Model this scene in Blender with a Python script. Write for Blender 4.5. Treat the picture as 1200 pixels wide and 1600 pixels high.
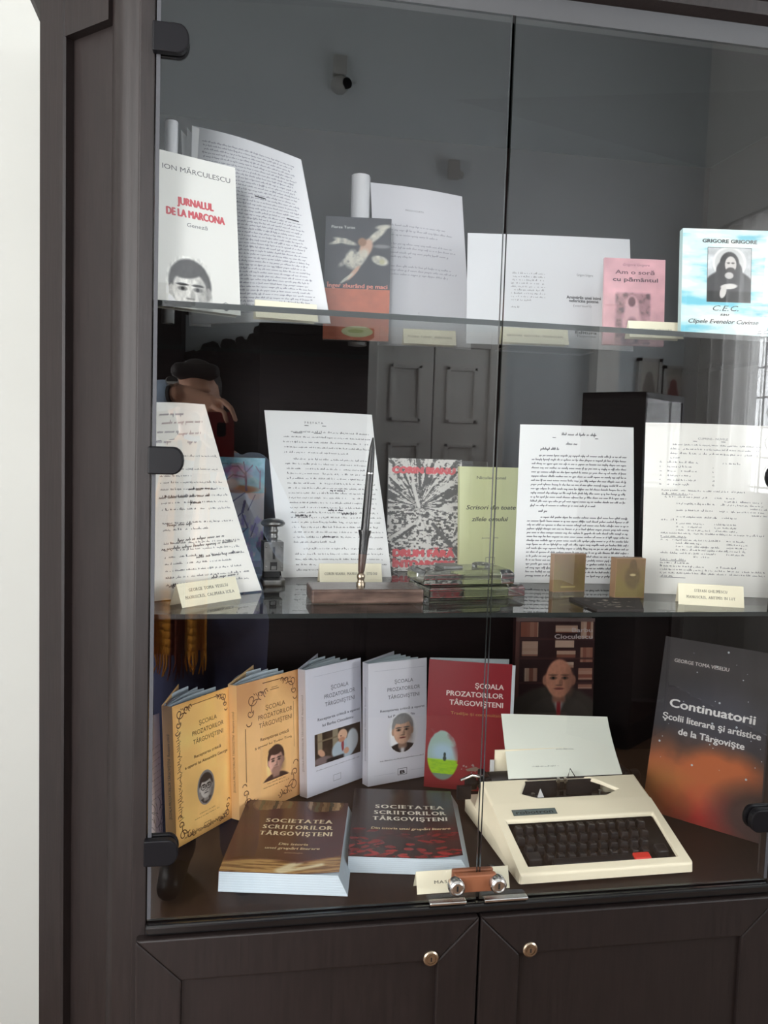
import bpy, bmesh, math, random
import numpy as np
from mathutils import Vector, Matrix
random.seed(7)
R = math.radians
sc = bpy.context.scene
C = sc.collection
for o in list(bpy.data.objects): bpy.data.objects.remove(o)

# ---------------------------------------------------------------- camera
CAM = Vector((0.0992, -1.1883, 1.4713)); YAW, PIT, ROL, FPX = 0.18332, -0.07653, 0.03191, 1340.0
_f = Vector((math.sin(YAW)*math.cos(PIT), math.cos(YAW)*math.cos(PIT), math.sin(PIT)))
_r = _f.cross(Vector((0, 0, 1))).normalized(); _u = _r.cross(_f)
CR = _r*math.cos(ROL) + _u*math.sin(ROL); CU = -_r*math.sin(ROL) + _u*math.cos(ROL); CF = _f
cam = bpy.data.cameras.new('camera'); camo = bpy.data.objects.new('camera', cam); C.objects.link(camo)
camo.matrix_world = Matrix(((CR.x, CU.x, -CF.x, CAM.x), (CR.y, CU.y, -CF.y, CAM.y), (CR.z, CU.z, -CF.z, CAM.z), (0, 0, 0, 1)))
cam.sensor_fit = 'HORIZONTAL'; cam.sensor_width = 36; cam.lens = 36*FPX/1200; cam.clip_start = 0.01
sc.camera = camo

# ---------------------------------------------------------------- world, light, exposure
vs = sc.view_settings
vs.view_transform = 'Standard'; vs.look = 'None'; vs.gamma = 1; vs.use_curve_mapping = False
vs.exposure = 0.9
sc.cycles.use_adaptive_sampling = False
sc.cycles.use_denoising = True
sc.cycles.max_bounces = 12; sc.cycles.transparent_max_bounces = 32
sc.cycles.caustics_reflective = False; sc.cycles.caustics_refractive = False
w = bpy.data.worlds.new('sky'); sc.world = w; w.use_nodes = True
w.node_tree.nodes['Background'].inputs[0].default_value = (.82, .91, 1, 1); w.node_tree.nodes['Background'].inputs[1].default_value = 1.0
def area(name, loc, rot, sx, sy, power, col):
    l = bpy.data.lights.new(name, 'AREA'); l.shape = 'RECTANGLE'; l.size = sx; l.size_y = sy; l.energy = power; l.color = col
    o = bpy.data.objects.new(name, l); o.location = loc; o.rotation_euler = rot; C.objects.link(o); return o
RX, LX, BY, FY, CZ = 2.95, -1.3, -3.78, 0.62, 4.3      # room: right, left, far wall, cabinet wall, ceiling
area('daylight_right_window', (RX+.14, -2.17, 1.98), (0, R(90), 0), 1.55, 2.32, 90, (.93, .97, 1))
area('daylight_left_window', (LX-.14, -1.2, 1.75), (0, R(-90), 0), 1.95, 1.5, 52, (1, .98, .95))
area('added_far_window_fill', (-.82, BY-.14, 1.75), (R(90), 0, 0), .7, 1.95, 75, (.97, .985, 1))  # fill from an added, unseen window: frontal light for the exhibits

# ---------------------------------------------------------------- materials
def lin(c):
    if isinstance(c, str): c = [int(c[i:i+2], 16) for i in (0, 2, 4)]
    return tuple((v/255/12.92 if v/255 <= .04045 else ((v/255+.055)/1.055)**2.4) for v in c)
def nlin(a):
    a = np.clip(np.asarray(a, float)/255, 0, 1); return np.where(a <= .04045, a/12.92, ((a+.055)/1.055)**2.4)
def mat(name, col=None, rough=.5, metal=0., spec=.5, coat=0., noise=0., nscale=40, bump=0., attr=False, stretch=None):
    m = bpy.data.materials.new(name); m.use_nodes = True; nt = m.node_tree; b = nt.nodes['Principled BSDF']
    b.inputs['Roughness'].default_value = rough; b.inputs['Metallic'].default_value = metal
    b.inputs['Specular IOR Level'].default_value = spec; b.inputs['Coat Weight'].default_value = coat
    b.inputs['Coat Roughness'].default_value = .12
    if attr:
        a = nt.nodes.new('ShaderNodeAttribute'); a.attribute_name = 'Col'; nt.links.new(a.outputs['Color'], b.inputs['Base Color'])
    else:
        c = lin(col); b.inputs['Base Color'].default_value = (*c, 1)
    if noise or bump:
        tc = nt.nodes.new('ShaderNodeTexCoord'); n = nt.nodes.new('ShaderNodeTexNoise'); n.inputs['Scale'].default_value = nscale; n.inputs['Detail'].default_value = 5
        mp = nt.nodes.new('ShaderNodeMapping'); mp.inputs['Scale'].default_value = stretch or (1, 1, 1)
        nt.links.new(tc.outputs['Object'], mp.inputs[0]); nt.links.new(mp.outputs[0], n.inputs['Vector'])
        if noise and not attr:
            r = nt.nodes.new('ShaderNodeValToRGB'); nt.links.new(n.outputs['Fac'], r.inputs[0])
            r.color_ramp.elements[0].position = .3; r.color_ramp.elements[1].position = .7
            r.color_ramp.elements[0].color = (*[v*(1-noise) for v in c], 1); r.color_ramp.elements[1].color = (*[min(1, v*(1+noise)) for v in c], 1)
            nt.links.new(r.outputs[0], b.inputs['Base Color'])
        if bump:
            bp = nt.nodes.new('ShaderNodeBump'); bp.inputs['Strength'].default_value = bump; bp.inputs['Distance'].default_value = .002
            nt.links.new(n.outputs['Fac'], bp.inputs['Height']); nt.links.new(bp.outputs[0], b.inputs['Normal'])
    return m
def glass(name, r0, tint=(1, 1, 1), pw=5):
    # clear sheet glass: transparent body, mirror reflection that grows with the viewing angle
    m = bpy.data.materials.new(name); m.use_nodes = True; nt = m.node_tree; nt.nodes.clear(); N = nt.nodes.new; L = nt.links.new
    out = N('ShaderNodeOutputMaterial'); mx = N('ShaderNodeMixShader'); tr = N('ShaderNodeBsdfTransparent'); gl = N('ShaderNodeBsdfGlossy')
    tr.inputs[0].default_value = (*tint, 1); gl.inputs['Roughness'].default_value = 0
    g = N('ShaderNodeNewGeometry'); d = N('ShaderNodeVectorMath'); d.operation = 'DOT_PRODUCT'
    L(g.outputs['Normal'], d.inputs[0]); L(g.outputs['Incoming'], d.inputs[1])
    def mth(op, a, b=None):
        n = N('ShaderNodeMath'); n.operation = op
        for i, v in enumerate((a, b)):
            if v is None: continue
            if isinstance(v, (int, float)): n.inputs[i].default_value = v
            else: L(v, n.inputs[i])
        return n.outputs[0]
    c = mth('ABSOLUTE', d.outputs['Value']); p = mth('POWER', mth('SUBTRACT', 1, c), pw); f = mth('ADD', mth('MULTIPLY', p, 1-r0), r0)
    L(f, mx.inputs[0]); L(tr.outputs[0], mx.inputs[1]); L(gl.outputs[0], mx.inputs[2]); L(mx.outputs[0], out.inputs[0])
    return m
M = {}
M['wood'] = mat('dark_wenge_laminate', (27, 20, 19), .48, spec=.33, noise=.22, nscale=30, stretch=(6, 6, .5), bump=.12)
M['wood_in'] = mat('wenge_interior', (26, 16, 16), .5, spec=.14, noise=.18, nscale=30, stretch=(.5, 6, 6))
M['edge'] = mat('black_gloss_edge', (18, 17, 18), .18)
M['rail'] = mat('grey_door_rail', (66, 66, 68), .5)
M['door_glass'] = glass('door_glass', .108)
M['clear'] = glass('clear_back_face', .0)
M['shelf_glass'] = glass('shelf_glass', .045, (.93, .955, .945))
M['thin_shelf_glass'] = glass('thin_shelf_glass', .04, (.95, .965, .955), 9)
M['acrylic'] = glass('acrylic', .045, (.985, .99, .99))
M['acrylic_edge'] = mat('acrylic_edge', (165, 170, 172), .25)
M['glass_edge'] = mat('polished_glass_edge', (40, 43, 42), .25, spec=.35)
M['black_plastic'] = mat('black_plastic', (15, 14, 17), .42, spec=.14)
M['lit_edge'] = mat('lit_glass_edge_grey', (64, 64, 68), .5, spec=.3)  # grey in place of light along the pane's edge
M['chrome'] = mat('chrome', (200, 198, 196), .18, metal=1)
M['steel'] = mat('worn_steel', (130, 130, 128), .38, metal=1, noise=.3, nscale=60)
M['brass'] = mat('lock_brass', (176, 160, 140), .3, metal=1)
M['lockbrown'] = mat('lock_housing_brown', (136, 84, 58), .45)
M['paper'] = mat('printed_paper', rough=.75, spec=.25, attr=True)
M['cover'] = mat('printed_cover', rough=.32, spec=.4, attr=True)
M['gloss'] = mat('glossy_cover', rough=.2, spec=.5, attr=True)
M['marble'] = mat('brown_marble', (96, 78, 70), .25, noise=.55, nscale=30, stretch=(.6, 1.5, 3))
M['cream'] = mat('cream_plastic', (246, 236, 208), .42)
M['black_matte'] = mat('matte_black', (20, 20, 21), .55)
M['keycap'] = mat('black_keycap', (27, 27, 29), .28)
M['redkey'] = mat('red_key', (205, 52, 42), .4)
M['pen'] = mat('pen_black', (16, 16, 19), .25)
M['horn'] = mat('pen_socket_brown', (70, 48, 38), .35, noise=.2)
M['plaque'] = mat('antique_plaque', (146, 112, 62), .5, noise=.2, nscale=50)
M['plaque_edge'] = mat('plaque_edge', (178, 134, 92), .55)
M['wall_near'] = mat('warm_white_wall', (184, 184, 179), .9, noise=.02, nscale=3)
M['wall_far'] = mat('far_wall_paint', (226, 233, 238), .9, noise=.03, nscale=2)
M['wall'] = mat('wall_plaster', (228, 228, 226), .9, noise=.02, nscale=3)
M['ceiling'] = mat('ceiling_paint', (225, 224, 220), .9)
M['floor'] = mat('floor_parquet', (110, 82, 60), .35, noise=.25, nscale=8, stretch=(8, 1, 1))
M['wains'] = mat('wainscot_wood', (48, 36, 33), .5, noise=.2, nscale=10)
M['white_door'] = mat('white_door_paint', (242, 241, 238), .5)
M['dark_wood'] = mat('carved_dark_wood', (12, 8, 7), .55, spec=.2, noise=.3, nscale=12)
M['white_plastic'] = mat('white_plastic', (190, 190, 188), .4)
M['curtain'] = None
def smooth(me, ang=40):
    for p in me.polygons: p.use_smooth = True
    try: me.set_sharp_from_angle(angle=R(ang))
    except Exception: pass

# ---------------------------------------------------------------- placing helpers
def ray(px, py): return CF*FPX + CR*(px-600) + CU*(800-py)
def at(px, py, y=None, z=None, x=None):
    """the point at depth y (or height z, or side x) that stands behind a photo position"""
    d = ray(px, py)
    t = (y-CAM.y)/d.y if y is not None else ((z-CAM.z)/d.z if z is not None else (x-CAM.x)/d.x)
    return CAM + d*t
def plane_hit(px, py, P, n):
    d = ray(px, py); return CAM + d*((P-CAM).dot(n)/d.dot(n))
def refl(px, py, Y):
    p = at(px, py, y=Y); return Vector((p.x, -p.y, p.z))
Z0, ZU, ZM, GH, DW = .80, 1.6578, 1.2298, 1.2705, .48   # case floor, upper shelf, middle shelf, glass height, door width

# ---------------------------------------------------------------- mesh builder
class MB:
    def __init__(s): s.v = []; s.f = []; s.c = []; s.m = []
    def face(s, pts, col=None, m=0):
        i = len(s.v); s.v += [tuple(p) for p in pts]; s.f.append(tuple(range(i, i+len(pts)))); s.c.append(col); s.m.append(m)
    def grid(s, P, col=None, m=0, closed_u=False):
        """P: rows of points"""
        i = len(s.v); nr, nc = len(P), len(P[0])
        for r in P: s.v += [tuple(p) for p in r]
        for a in range(nr-1):
            for b in range(nc if closed_u else nc-1):
                b2 = (b+1) % nc
                s.f.append((i+a*nc+b, i+a*nc+b2, i+(a+1)*nc+b2, i+(a+1)*nc+b)); s.c.append(col); s.m.append(m)
    def box(s, a, b, col=None, m=0):
        x0, y0, z0 = a; x1, y1, z1 = b
        p = [(x0, y0, z0), (x1, y0, z0), (x1, y1, z0), (x0, y1, z0), (x0, y0, z1), (x1, y0, z1), (x1, y1, z1), (x0, y1, z1)]
        i = len(s.v); s.v += p
        for q in ((0, 3, 2, 1), (4, 5, 6, 7), (0, 1, 5, 4), (1, 2, 6, 5), (2, 3, 7, 6), (3, 0, 4, 7)):
            s.f.append(tuple(i+k for k in q)); s.c.append(col); s.m.append(m)
    def prism(s, pts, d, col=None, m=0):
        """pts: 3D polygon, d: extrusion vector"""
        d = Vector(d); a = [Vector(p) for p in pts]; b = [p+d for p in a]
        s.face(a, col, m); s.face(b[::-1], col, m)
        n = len(a)
        for k in range(n): s.face((a[k], b[k], b[(k+1) % n], a[(k+1) % n]), col, m)
    def lathe(s, prof, seg=24, col=None, m=0, o=(0, 0, 0), X=(1, 0, 0), Y=(0, 1, 0), Zv=(0, 0, 1)):
        X, Y, Zv, o = Vector(X), Vector(Y), Vector(Zv), Vector(o)
        rows = []
        for r, z in prof:
            rows.append([o + X*(r*math.cos(2*math.pi*k/seg)) + Y*(r*math.sin(2*math.pi*k/seg)) + Zv*z for k in range(seg)])
        s.grid(rows, col, m, True)
        if prof[0][0] > 1e-5: s.face(rows[0][::-1], col, m)
        if prof[-1][0] > 1e-5: s.face(rows[-1], col, m)
    def tube(s, pts, r, seg=8, col=None, m=0):
        pts = [Vector(p) for p in pts]; rows = []
        for i, p in enumerate(pts):
            t = (pts[min(i+1, len(pts)-1)] - pts[max(i-1, 0)]).normalized()
            a = t.cross(Vector((0, 0, 1)) if abs(t.z) < .9 else Vector((1, 0, 0))).normalized(); b = t.cross(a)
            rr = r[i] if isinstance(r, (list, tuple)) else r
            rows.append([p + a*(rr*math.cos(2*math.pi*k/seg)) + b*(rr*math.sin(2*math.pi*k/seg)) for k in range(seg)])
        s.grid(rows, col, m, True); s.face(rows[0][::-1], col, m); s.face(rows[-1], col, m)
    def build(s, name, mats, parent=None, origin=None, sm=None, bevel=0, bseg=2, fix=False):
        me = bpy.data.meshes.new(name)
        o = Vector(origin) if origin is not None else Vector((0, 0, 0))
        me.from_pydata([(v[0]-o.x, v[1]-o.y, v[2]-o.z) for v in s.v], [], s.f)
        if not isinstance(mats, (list, tuple)): mats = [mats]
        for mm in mats: me.materials.append(mm)
        me.polygons.foreach_set('material_index', s.m)
        if any(c is not None for c in s.c):
            at_ = me.color_attributes.new('Col', 'FLOAT_COLOR', 'CORNER')
            n = np.array([len(f) for f in s.f]); cc = np.array([(*(c if c is not None else (.8, .8, .8)), 1) for c in s.c], np.float32)
            at_.data.foreach_set('color', np.repeat(cc, n, axis=0).ravel())
        if fix:
            bm = bmesh.new(); bm.from_mesh(me); bmesh.ops.remove_doubles(bm, verts=bm.verts, dist=1e-5); bmesh.ops.recalc_face_normals(bm, faces=bm.faces); bm.to_mesh(me); bm.free()
        ob = bpy.data.objects.new(name, me); C.objects.link(ob); ob.location = o
        if parent is not None: ob.parent = parent
        if sm: smooth(me, sm)
        if bevel:
            b = ob.modifiers.new('bevel', 'BEVEL'); b.width = bevel; b.segments = bseg; b.limit_method = 'ANGLE'; b.angle_limit = R(35)
        return ob
def tag(o, label=None, cat=None, group=None, kind=None):
    if label: o['label'] = label
    if cat: o['category'] = cat
    if group: o['group'] = group
    if kind: o['kind'] = kind
    return o
def empty(name, mtx, label, cat, group=None):
    o = bpy.data.objects.new(name, None); C.objects.link(o); o.empty_display_size = .03
    o.matrix_world = mtx if isinstance(mtx, Matrix) else Matrix.Translation(Vector(mtx))
    return tag(o, label, cat, group)
def frame(P, ex, ey, ez):
    return Matrix(((ex.x, ey.x, ez.x, P.x), (ex.y, ey.y, ez.y, P.y), (ex.z, ey.z, ez.z, P.z), (0, 0, 0, 1)))

# ---------------------------------------------------------------- printed art
_rng = np.random.RandomState(3)
_lat = _rng.rand(64, 64)
def vnoise(x, y):
    xi = np.floor(x).astype(int); yi = np.floor(y).astype(int); fx = x-xi; fy = y-yi; fx = fx*fx*(3-2*fx); fy = fy*fy*(3-2*fy)
    g = lambda a, b: _lat[a % 64, b % 64]
    return (g(xi, yi)*(1-fx)+g(xi+1, yi)*fx)*(1-fy) + (g(xi, yi+1)*(1-fx)+g(xi+1, yi+1)*fx)*fy
def fbm(x, y, o=4):
    s = 0; a = .5
    for k in range(o): s = s + a*vnoise(x*2**k+13*k, y*2**k+7*k); a *= .5
    return s/(1-.5**o)
def mixc(a, b, t): return a*(1-t[..., None]) + np.array(b, float)*t[..., None]
def sell(x, y, cx, cy, rx, ry, soft=.15, rot=0):
    c, s_ = math.cos(R(rot)), math.sin(R(rot)); dx, dy = x-cx, y-cy
    d = np.sqrt(((dx*c+dy*s_)/rx)**2 + ((-dx*s_+dy*c)/ry)**2)
    return np.clip((1-d)/soft+.5, 0, 1)
def sbox(x, y, x0, y0, x1, y1, soft=1.):
    return np.clip((x-x0)/soft+.5, 0, 1)*np.clip((x1-x)/soft+.5, 0, 1)*np.clip((y-y0)/soft+.5, 0, 1)*np.clip((y1-y)/soft+.5, 0, 1)
def sline(x, y, x0, y0, x1, y1, wd, soft=.6):
    dx, dy = x1-x0, y1-y0; L2 = dx*dx+dy*dy; t = np.clip(((x-x0)*dx+(y-y0)*dy)/L2, 0, 1)
    return np.clip((wd-np.hypot(x-x0-t*dx, y-y0-t*dy))/soft+.5, 0, 1)
_txt = {}
def glyphs(s):
    if s not in _txt:
        cu = bpy.data.curves.new('t', 'FONT'); cu.body = s; cu.size = 1; cu.resolution_u = 3
        ob = bpy.data.objects.new('t', cu); me = ob.to_mesh()
        _txt[s] = (np.array([v.co[:2] for v in me.vertices]).reshape(-1, 2), [tuple(p.vertices) for p in me.polygons])
        ob.to_mesh_clear(); bpy.data.objects.remove(ob); bpy.data.curves.remove(cu)
    return _txt[s]
SERIF = {'S': ([], []), 'O': ([], []), 'C': ([], []), 'I': ([.5], [.5]), 'E': ([.12], [.12]), 'T': ([.5], []), 'A': ([.07, .93], []), 'R': ([.12, .95], [.12]),
         'L': ([.14], [.14]), 'G': ([], []), 'V': ([], [.07, .93]), 'N': ([.1], [.1, .9]), 'Â': ([.07, .93], []), 'Ş': ([], []), 'M': ([.08, .92], [.1, .9]), 'D': ([.12], [.12])}
class Art:
    """2D print in a frame 100 wide and H high (u to the right, v up)"""
    def __init__(s, H): s.H = H; s.items = []; s.L = 0
    def add(s, pts, faces, col): s.items.append((np.asarray(pts, float), faces, col, s.L))
    def poly(s, pts, col): s.add(pts, [tuple(range(len(pts)))], lin(col))
    def rect(s, x0, y0, x1, y1, col): s.poly([(x0, y0), (x1, y0), (x1, y1), (x0, y1)], col)
    def ell(s, cx, cy, rx, ry, col, n=24, a0=0, a1=360): s.poly([(cx+rx*math.cos(R(a0+(a1-a0)*k/n)), cy+ry*math.sin(R(a0+(a1-a0)*k/n))) for k in range(n if a1-a0 == 360 else n+1)], col)
    def line(s, pts, wd, col):
        p = np.asarray(pts, float); n = len(p)
        if n < 2: return
        t = np.zeros_like(p); t[1:-1] = p[2:]-p[:-2]; t[0] = p[1]-p[0]; t[-1] = p[-1]-p[-2]
        t /= np.maximum(np.linalg.norm(t, axis=1), 1e-6)[:, None]; nn = np.stack([-t[:, 1], t[:, 0]], 1)*wd/2
        s.add(np.concatenate([p-nn, p+nn]), [(k, k+1, n+k+1, n+k) for k in range(n-1)], lin(col))
    def frame(s, x0, y0, x1, y1, wd, col):
        for a in ((x0, y0, x1, y0+wd), (x0, y1-wd, x1, y1), (x0, y0, x0+wd, y1), (x1-wd, y0, x1, y1)): s.rect(*a, col)
    def ring(s, cx, cy, rx, ry, wd, col, a0=0, a1=360, n=28):
        s.line([(cx+rx*math.cos(R(a0+(a1-a0)*k/n)), cy+ry*math.sin(R(a0+(a1-a0)*k/n))) for k in range(n+1)], wd, col)
    def text(s, t, x, y, cap, col, al='c', w=None, bold=0., shear=0., rot=0., sx=1.):
        v, f = glyphs(t)
        if len(v) == 0: return
        v = v.copy(); v *= cap/.72; v[:, 0] *= sx
        if shear: v[:, 0] += v[:, 1]*shear
        x0, x1 = v[:, 0].min(), v[:, 0].max()
        if w: v[:, 0] = (v[:, 0]-x0)*w/(x1-x0); x0, x1 = 0, w
        v[:, 0] -= {'l': x0, 'c': (x0+x1)/2, 'r': x1}[al]
        offs = [(0, 0)] if not bold else [(-bold, 0), (bold, 0), (0, bold*.6), (0, -bold*.6)]
        c, sn = math.cos(R(rot)), math.sin(R(rot))
        for ox, oy in offs:
            q = v+np.array([ox, oy]); q = np.stack([q[:, 0]*c-q[:, 1]*sn+x, q[:, 0]*sn+q[:, 1]*c+y], 1)
            s.add(q, f, lin(col))
    def serif(s, t, x, y, cap, w, col, shear=0., bold=.06):
        """spaced roman capitals with slab feet, centred on x, total width w"""
        adv = []; 
        for ch in t:
            if ch == ' ': adv.append(.35); continue
            v, f = glyphs(ch); adv.append(max(.28, (v[:, 0].max()-v[:, 0].min())/.72))
        gap = .26; tot = sum(adv)+gap*(len(t)-1); k = w/tot; px = x-w/2
        for ch, a in zip(t, adv):
            if ch != ' ':
                v, f = glyphs(ch); q = v/.72*np.array([1, cap]); q[:, 0] -= (q[:, 0].min()+q[:, 0].max())/2; cx = px+a*k/2
                for b in (-bold, 0, bold):
                    z = q.copy(); z[:, 0] = z[:, 0]*k+b*k; z[:, 0] += cx+z[:, 1]*shear; z[:, 1] += y; s.add(z, f, lin(col))
                bot, top = SERIF.get(ch, ([], []))
                for fr, yy in [(b_, 0) for b_ in bot]+[(t_, cap*.91) for t_ in top]:
                    xx = px+a*k*fr+yy*shear; h = k*.17
                    s.rect(xx-h, y+yy, xx+h, y+yy+cap*.1, col)
            px += (a+gap)*k
    def image(s, x0, y0, x1, y1, nx, ny, fn, clip=None):
        X, Y = np.meshgrid((np.arange(nx)+.5)/nx*(x1-x0)+x0, (np.arange(ny)+.5)/ny*(y1-y0)+y0)
        col = nlin(np.clip(fn(X, Y), 0, 255)); gx = np.linspace(x0, x1, nx+1); gy = np.linspace(y0, y1, ny+1)
        P = np.stack(np.meshgrid(gx, gy), -1).reshape(-1, 2)
        fs, cs = [], []
        for j in range(ny):
            for i in range(nx):
                if clip is not None and not clip(X[j, i], Y[j, i]): continue
                a = j*(nx+1)+i; fs.append((a, a+1, a+nx+2, a+nx+1)); cs.append(tuple(col[j, i]))
        s.items.append((P, fs, cs, s.L))
    def words(s, x0, x1, y, h, col, wd=None, seed=None, dens=.82, full=True, jit=0.):
        """one row of typed words too small to read"""
        rg = random.Random(seed); x = x0; 
        while x < x1:
            n = rg.randint(2, 9)
            for k in range(n):
                if x > x1: break
                cw = h*.52; hh = h*(rg.choice((.62, .66, .7, 1.0, .6))); y0 = y - (h*.22 if rg.random() < .1 else 0) + rg.uniform(-jit, jit)
                if rg.random() < dens:
                    s.rect(x, y0, x+cw*.8, y0+hh*.42, col)
                    if rg.random() < .7: s.rect(x+cw*rg.choice((0, .5)), y0, x+cw*rg.choice((.35, .8)), y0+hh, col)
                x += cw
            x += h*.55
    def hand(s, x0, x1, y, h, col, wd, seed=None, slope=0., gap=1.0):
        """one row of cursive writing too small to read"""
        rg = random.Random(seed); x = x0
        while x < x1:
            n = rg.randint(2, 8); pts = []
            for k in range(n):
                up = rg.choice((.45, .5, .55, .5, 1.1, .5)); dn = -.4 if rg.random() < .1 else 0
                pts += [(x, y+slope*(x-x0)+dn*h), (x+h*.22, y+slope*(x-x0)+up*h*.9), (x+h*.34, y+slope*(x-x0)+h*rg.uniform(.1, .3))]
                x += h*.42
                if x > x1: break
            s.line(pts, wd, col); x += h*.42*gap
    def emit(s, mb, fn, scale, m=0):
        """fn(u, v, off) -> 3D point, u and v in metres"""
        q = 0
        for P, fs, col, L in s.items:
            q += 1; off = .00012*(L+1)+2.5e-6*(q % 40); i = len(mb.v)
            mb.v += [tuple(fn(p[0]*scale, p[1]*scale, off)) for p in P]
            for k, f in enumerate(fs):
                mb.f.append(tuple(i+q for q in f)); mb.c.append(col[k] if isinstance(col, list) else col); mb.m.append(m)

def portrait(a, x0, y0, x1, y1, nx, ny, bg, skin, hair, coat, mono=False, bald=False, cx=None, cy=None, r=None, glasses=False, tie=None, clip=None, beard=None, tilt=0, grain=.14):
    cx = cx if cx is not None else (x0+x1)/2; cy = cy if cy is not None else y0+(y1-y0)*.58; r = r or (y1-y0)*.27
    def fn(X, Y):
        im = np.zeros(X.shape+(3,))+np.array(bg(X, Y) if callable(bg) else bg, float)
        im = mixc(im, coat, sell(X, Y, cx, cy-r*2.35, r*1.9, r*1.35, .08))
        if tie:
            im = mixc(im, (235, 235, 235), np.clip(1-np.abs(X-cx)/(r*.45*np.clip((Y-(cy-r*2.3))/r, .05, 1)), 0, 1)*sbox(X, Y, cx-r, cy-r*2.2, cx+r, cy-r*.8, r*.1))
            im = mixc(im, tie, sbox(X, Y, cx-r*.12, cy-r*2.4, cx+r*.12, cy-r*1.25, r*.08))
        sk = np.array(skin, float)
        im = mixc(im, sk*.72, sbox(X, Y, cx-r*.38, cy-r*1.4, cx+r*.38, cy-r*.6, r*.2))
        if not bald: im = mixc(im, hair, sell(X, Y, cx, cy+r*.25, r*.98, r*1.08, .1, tilt))
        else: im = mixc(im, np.array(hair, float), sell(X, Y, cx, cy-r*.1, r*.98, r*.6, .2))
        for sd in (-1, 1): im = mixc(im, sk*.85, sell(X, Y, cx+sd*r*.86, cy-r*.1, r*.13, r*.27, .3))
        im = mixc(im, sk, sell(X, Y, cx, cy-(0 if bald else r*.12), r*.8, r*(1.12 if bald else .98), .12, tilt))
        im = mixc(im, sk*.72, sell(X, Y, cx+r*.62, cy-r*.25, r*.28, r*.75, .8)*.55)
        if not bald: im = mixc(im, hair, sell(X, Y, cx-r*.1, cy+r*.82, r*.75, r*.34, .25, tilt))
        for sd in (-1, 1):
            im = mixc(im, sk*.5, sell(X, Y, cx+sd*r*.35, cy+r*.02, r*.22, r*.1, .5)*.85)
            im = mixc(im, np.array(hair, float)*.6 if not bald else sk*.6, sell(X, Y, cx+sd*r*.36, cy+r*.2, r*.27, r*.055, .6))
            im = mixc(im, (25, 22, 22), sell(X, Y, cx+sd*r*.35, cy+r*.02, r*.08, r*.07, .5))
            if glasses:
                e = np.abs(np.hypot((X-cx-sd*r*.38)/(r*.33), (Y-cy-r*.02)/(r*.27))-1); im = mixc(im, (20, 18, 18), np.clip(1.3-e*6, 0, 1))
        im = mixc(im, sk*.7, sell(X, Y, cx+r*.12, cy-r*.25, r*.12, r*.22, .6)*.8)
        im = mixc(im, sk*.62, sell(X, Y, cx, cy-r*.4, r*.2, r*.05, .6))
        im = mixc(im, (120, 60, 55) if not mono else (70, 66, 66), sell(X, Y, cx, cy-r*.6, r*.3, r*.06, .5))
        im = im*(1+.16*np.clip((cx-X)/r, -1, 1)*sell(X, Y, cx, cy-r*.4, r*1.1, r*1.6, .3)+grain*(fbm(X/(r*.12), Y/(r*.2))-.5)*sell(X, Y, cx, cy+r*.05, r*1.15, r*1.5, .1))[..., None]
        if beard: im = mixc(im, beard, sell(X, Y, cx, cy-r*.85, r*.55, r*.4, .4)*.9)
        return im
    a.image(x0, y0, x1, y1, nx, ny, fn, clip)

# ================================================================ THE SETTING
def struct(name, mb, m, **k): return tag(mb.build(name, m, **k), kind='structure')
def wall_x(name, x0, x1, y0, y1, hole=None):
    b = MB()
    if hole:
        ya, yb, za, zb = hole
        b.box((x0, y0, 0), (x1, ya, CZ)); b.box((x0, yb, 0), (x1, y1, CZ)); b.box((x0, ya, 0), (x1, yb, za)); b.box((x0, ya, zb), (x1, yb, CZ))
    else: b.box((x0, y0, 0), (x1, y1, CZ))
    return struct(name, b, M['wall'])
b = MB(); b.box((LX-.2, BY-.2, -.1), (RX+.2, FY+.2, 0)); struct('floor', b, M['floor'])
b = MB(); b.box((LX-.2, BY-.2, CZ), (RX+.2, FY+.2, CZ+.1)); struct('ceiling', b, M['ceiling'])
b = MB(); b.box((LX-.2, FY, 0), (RX+.2, FY+.2, CZ)); struct('wall_back', b, M['wall_near'])
FW = (-1.17, -.47, .8, 2.72)
b = MB(); b.box((LX-.2, BY-.2, 0), (FW[0], BY, CZ)); b.box((FW[1], BY-.2, 0), (RX+.2, BY, CZ)); b.box((FW[0], BY-.2, 0), (FW[1], BY, FW[2])); b.box((FW[0], BY-.2, FW[3]), (FW[1], BY, CZ)); struct('wall_front', b, M['wall_far'])
RW = (-3.32, -1.02, 1.22, 2.75); LW = (-1.95, -.45, .8, 2.72)
wall_x('wall_right', RX, RX+.2, BY, FY, RW); wall_x('wall_left', LX-.2, LX, BY, FY, LW)
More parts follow.
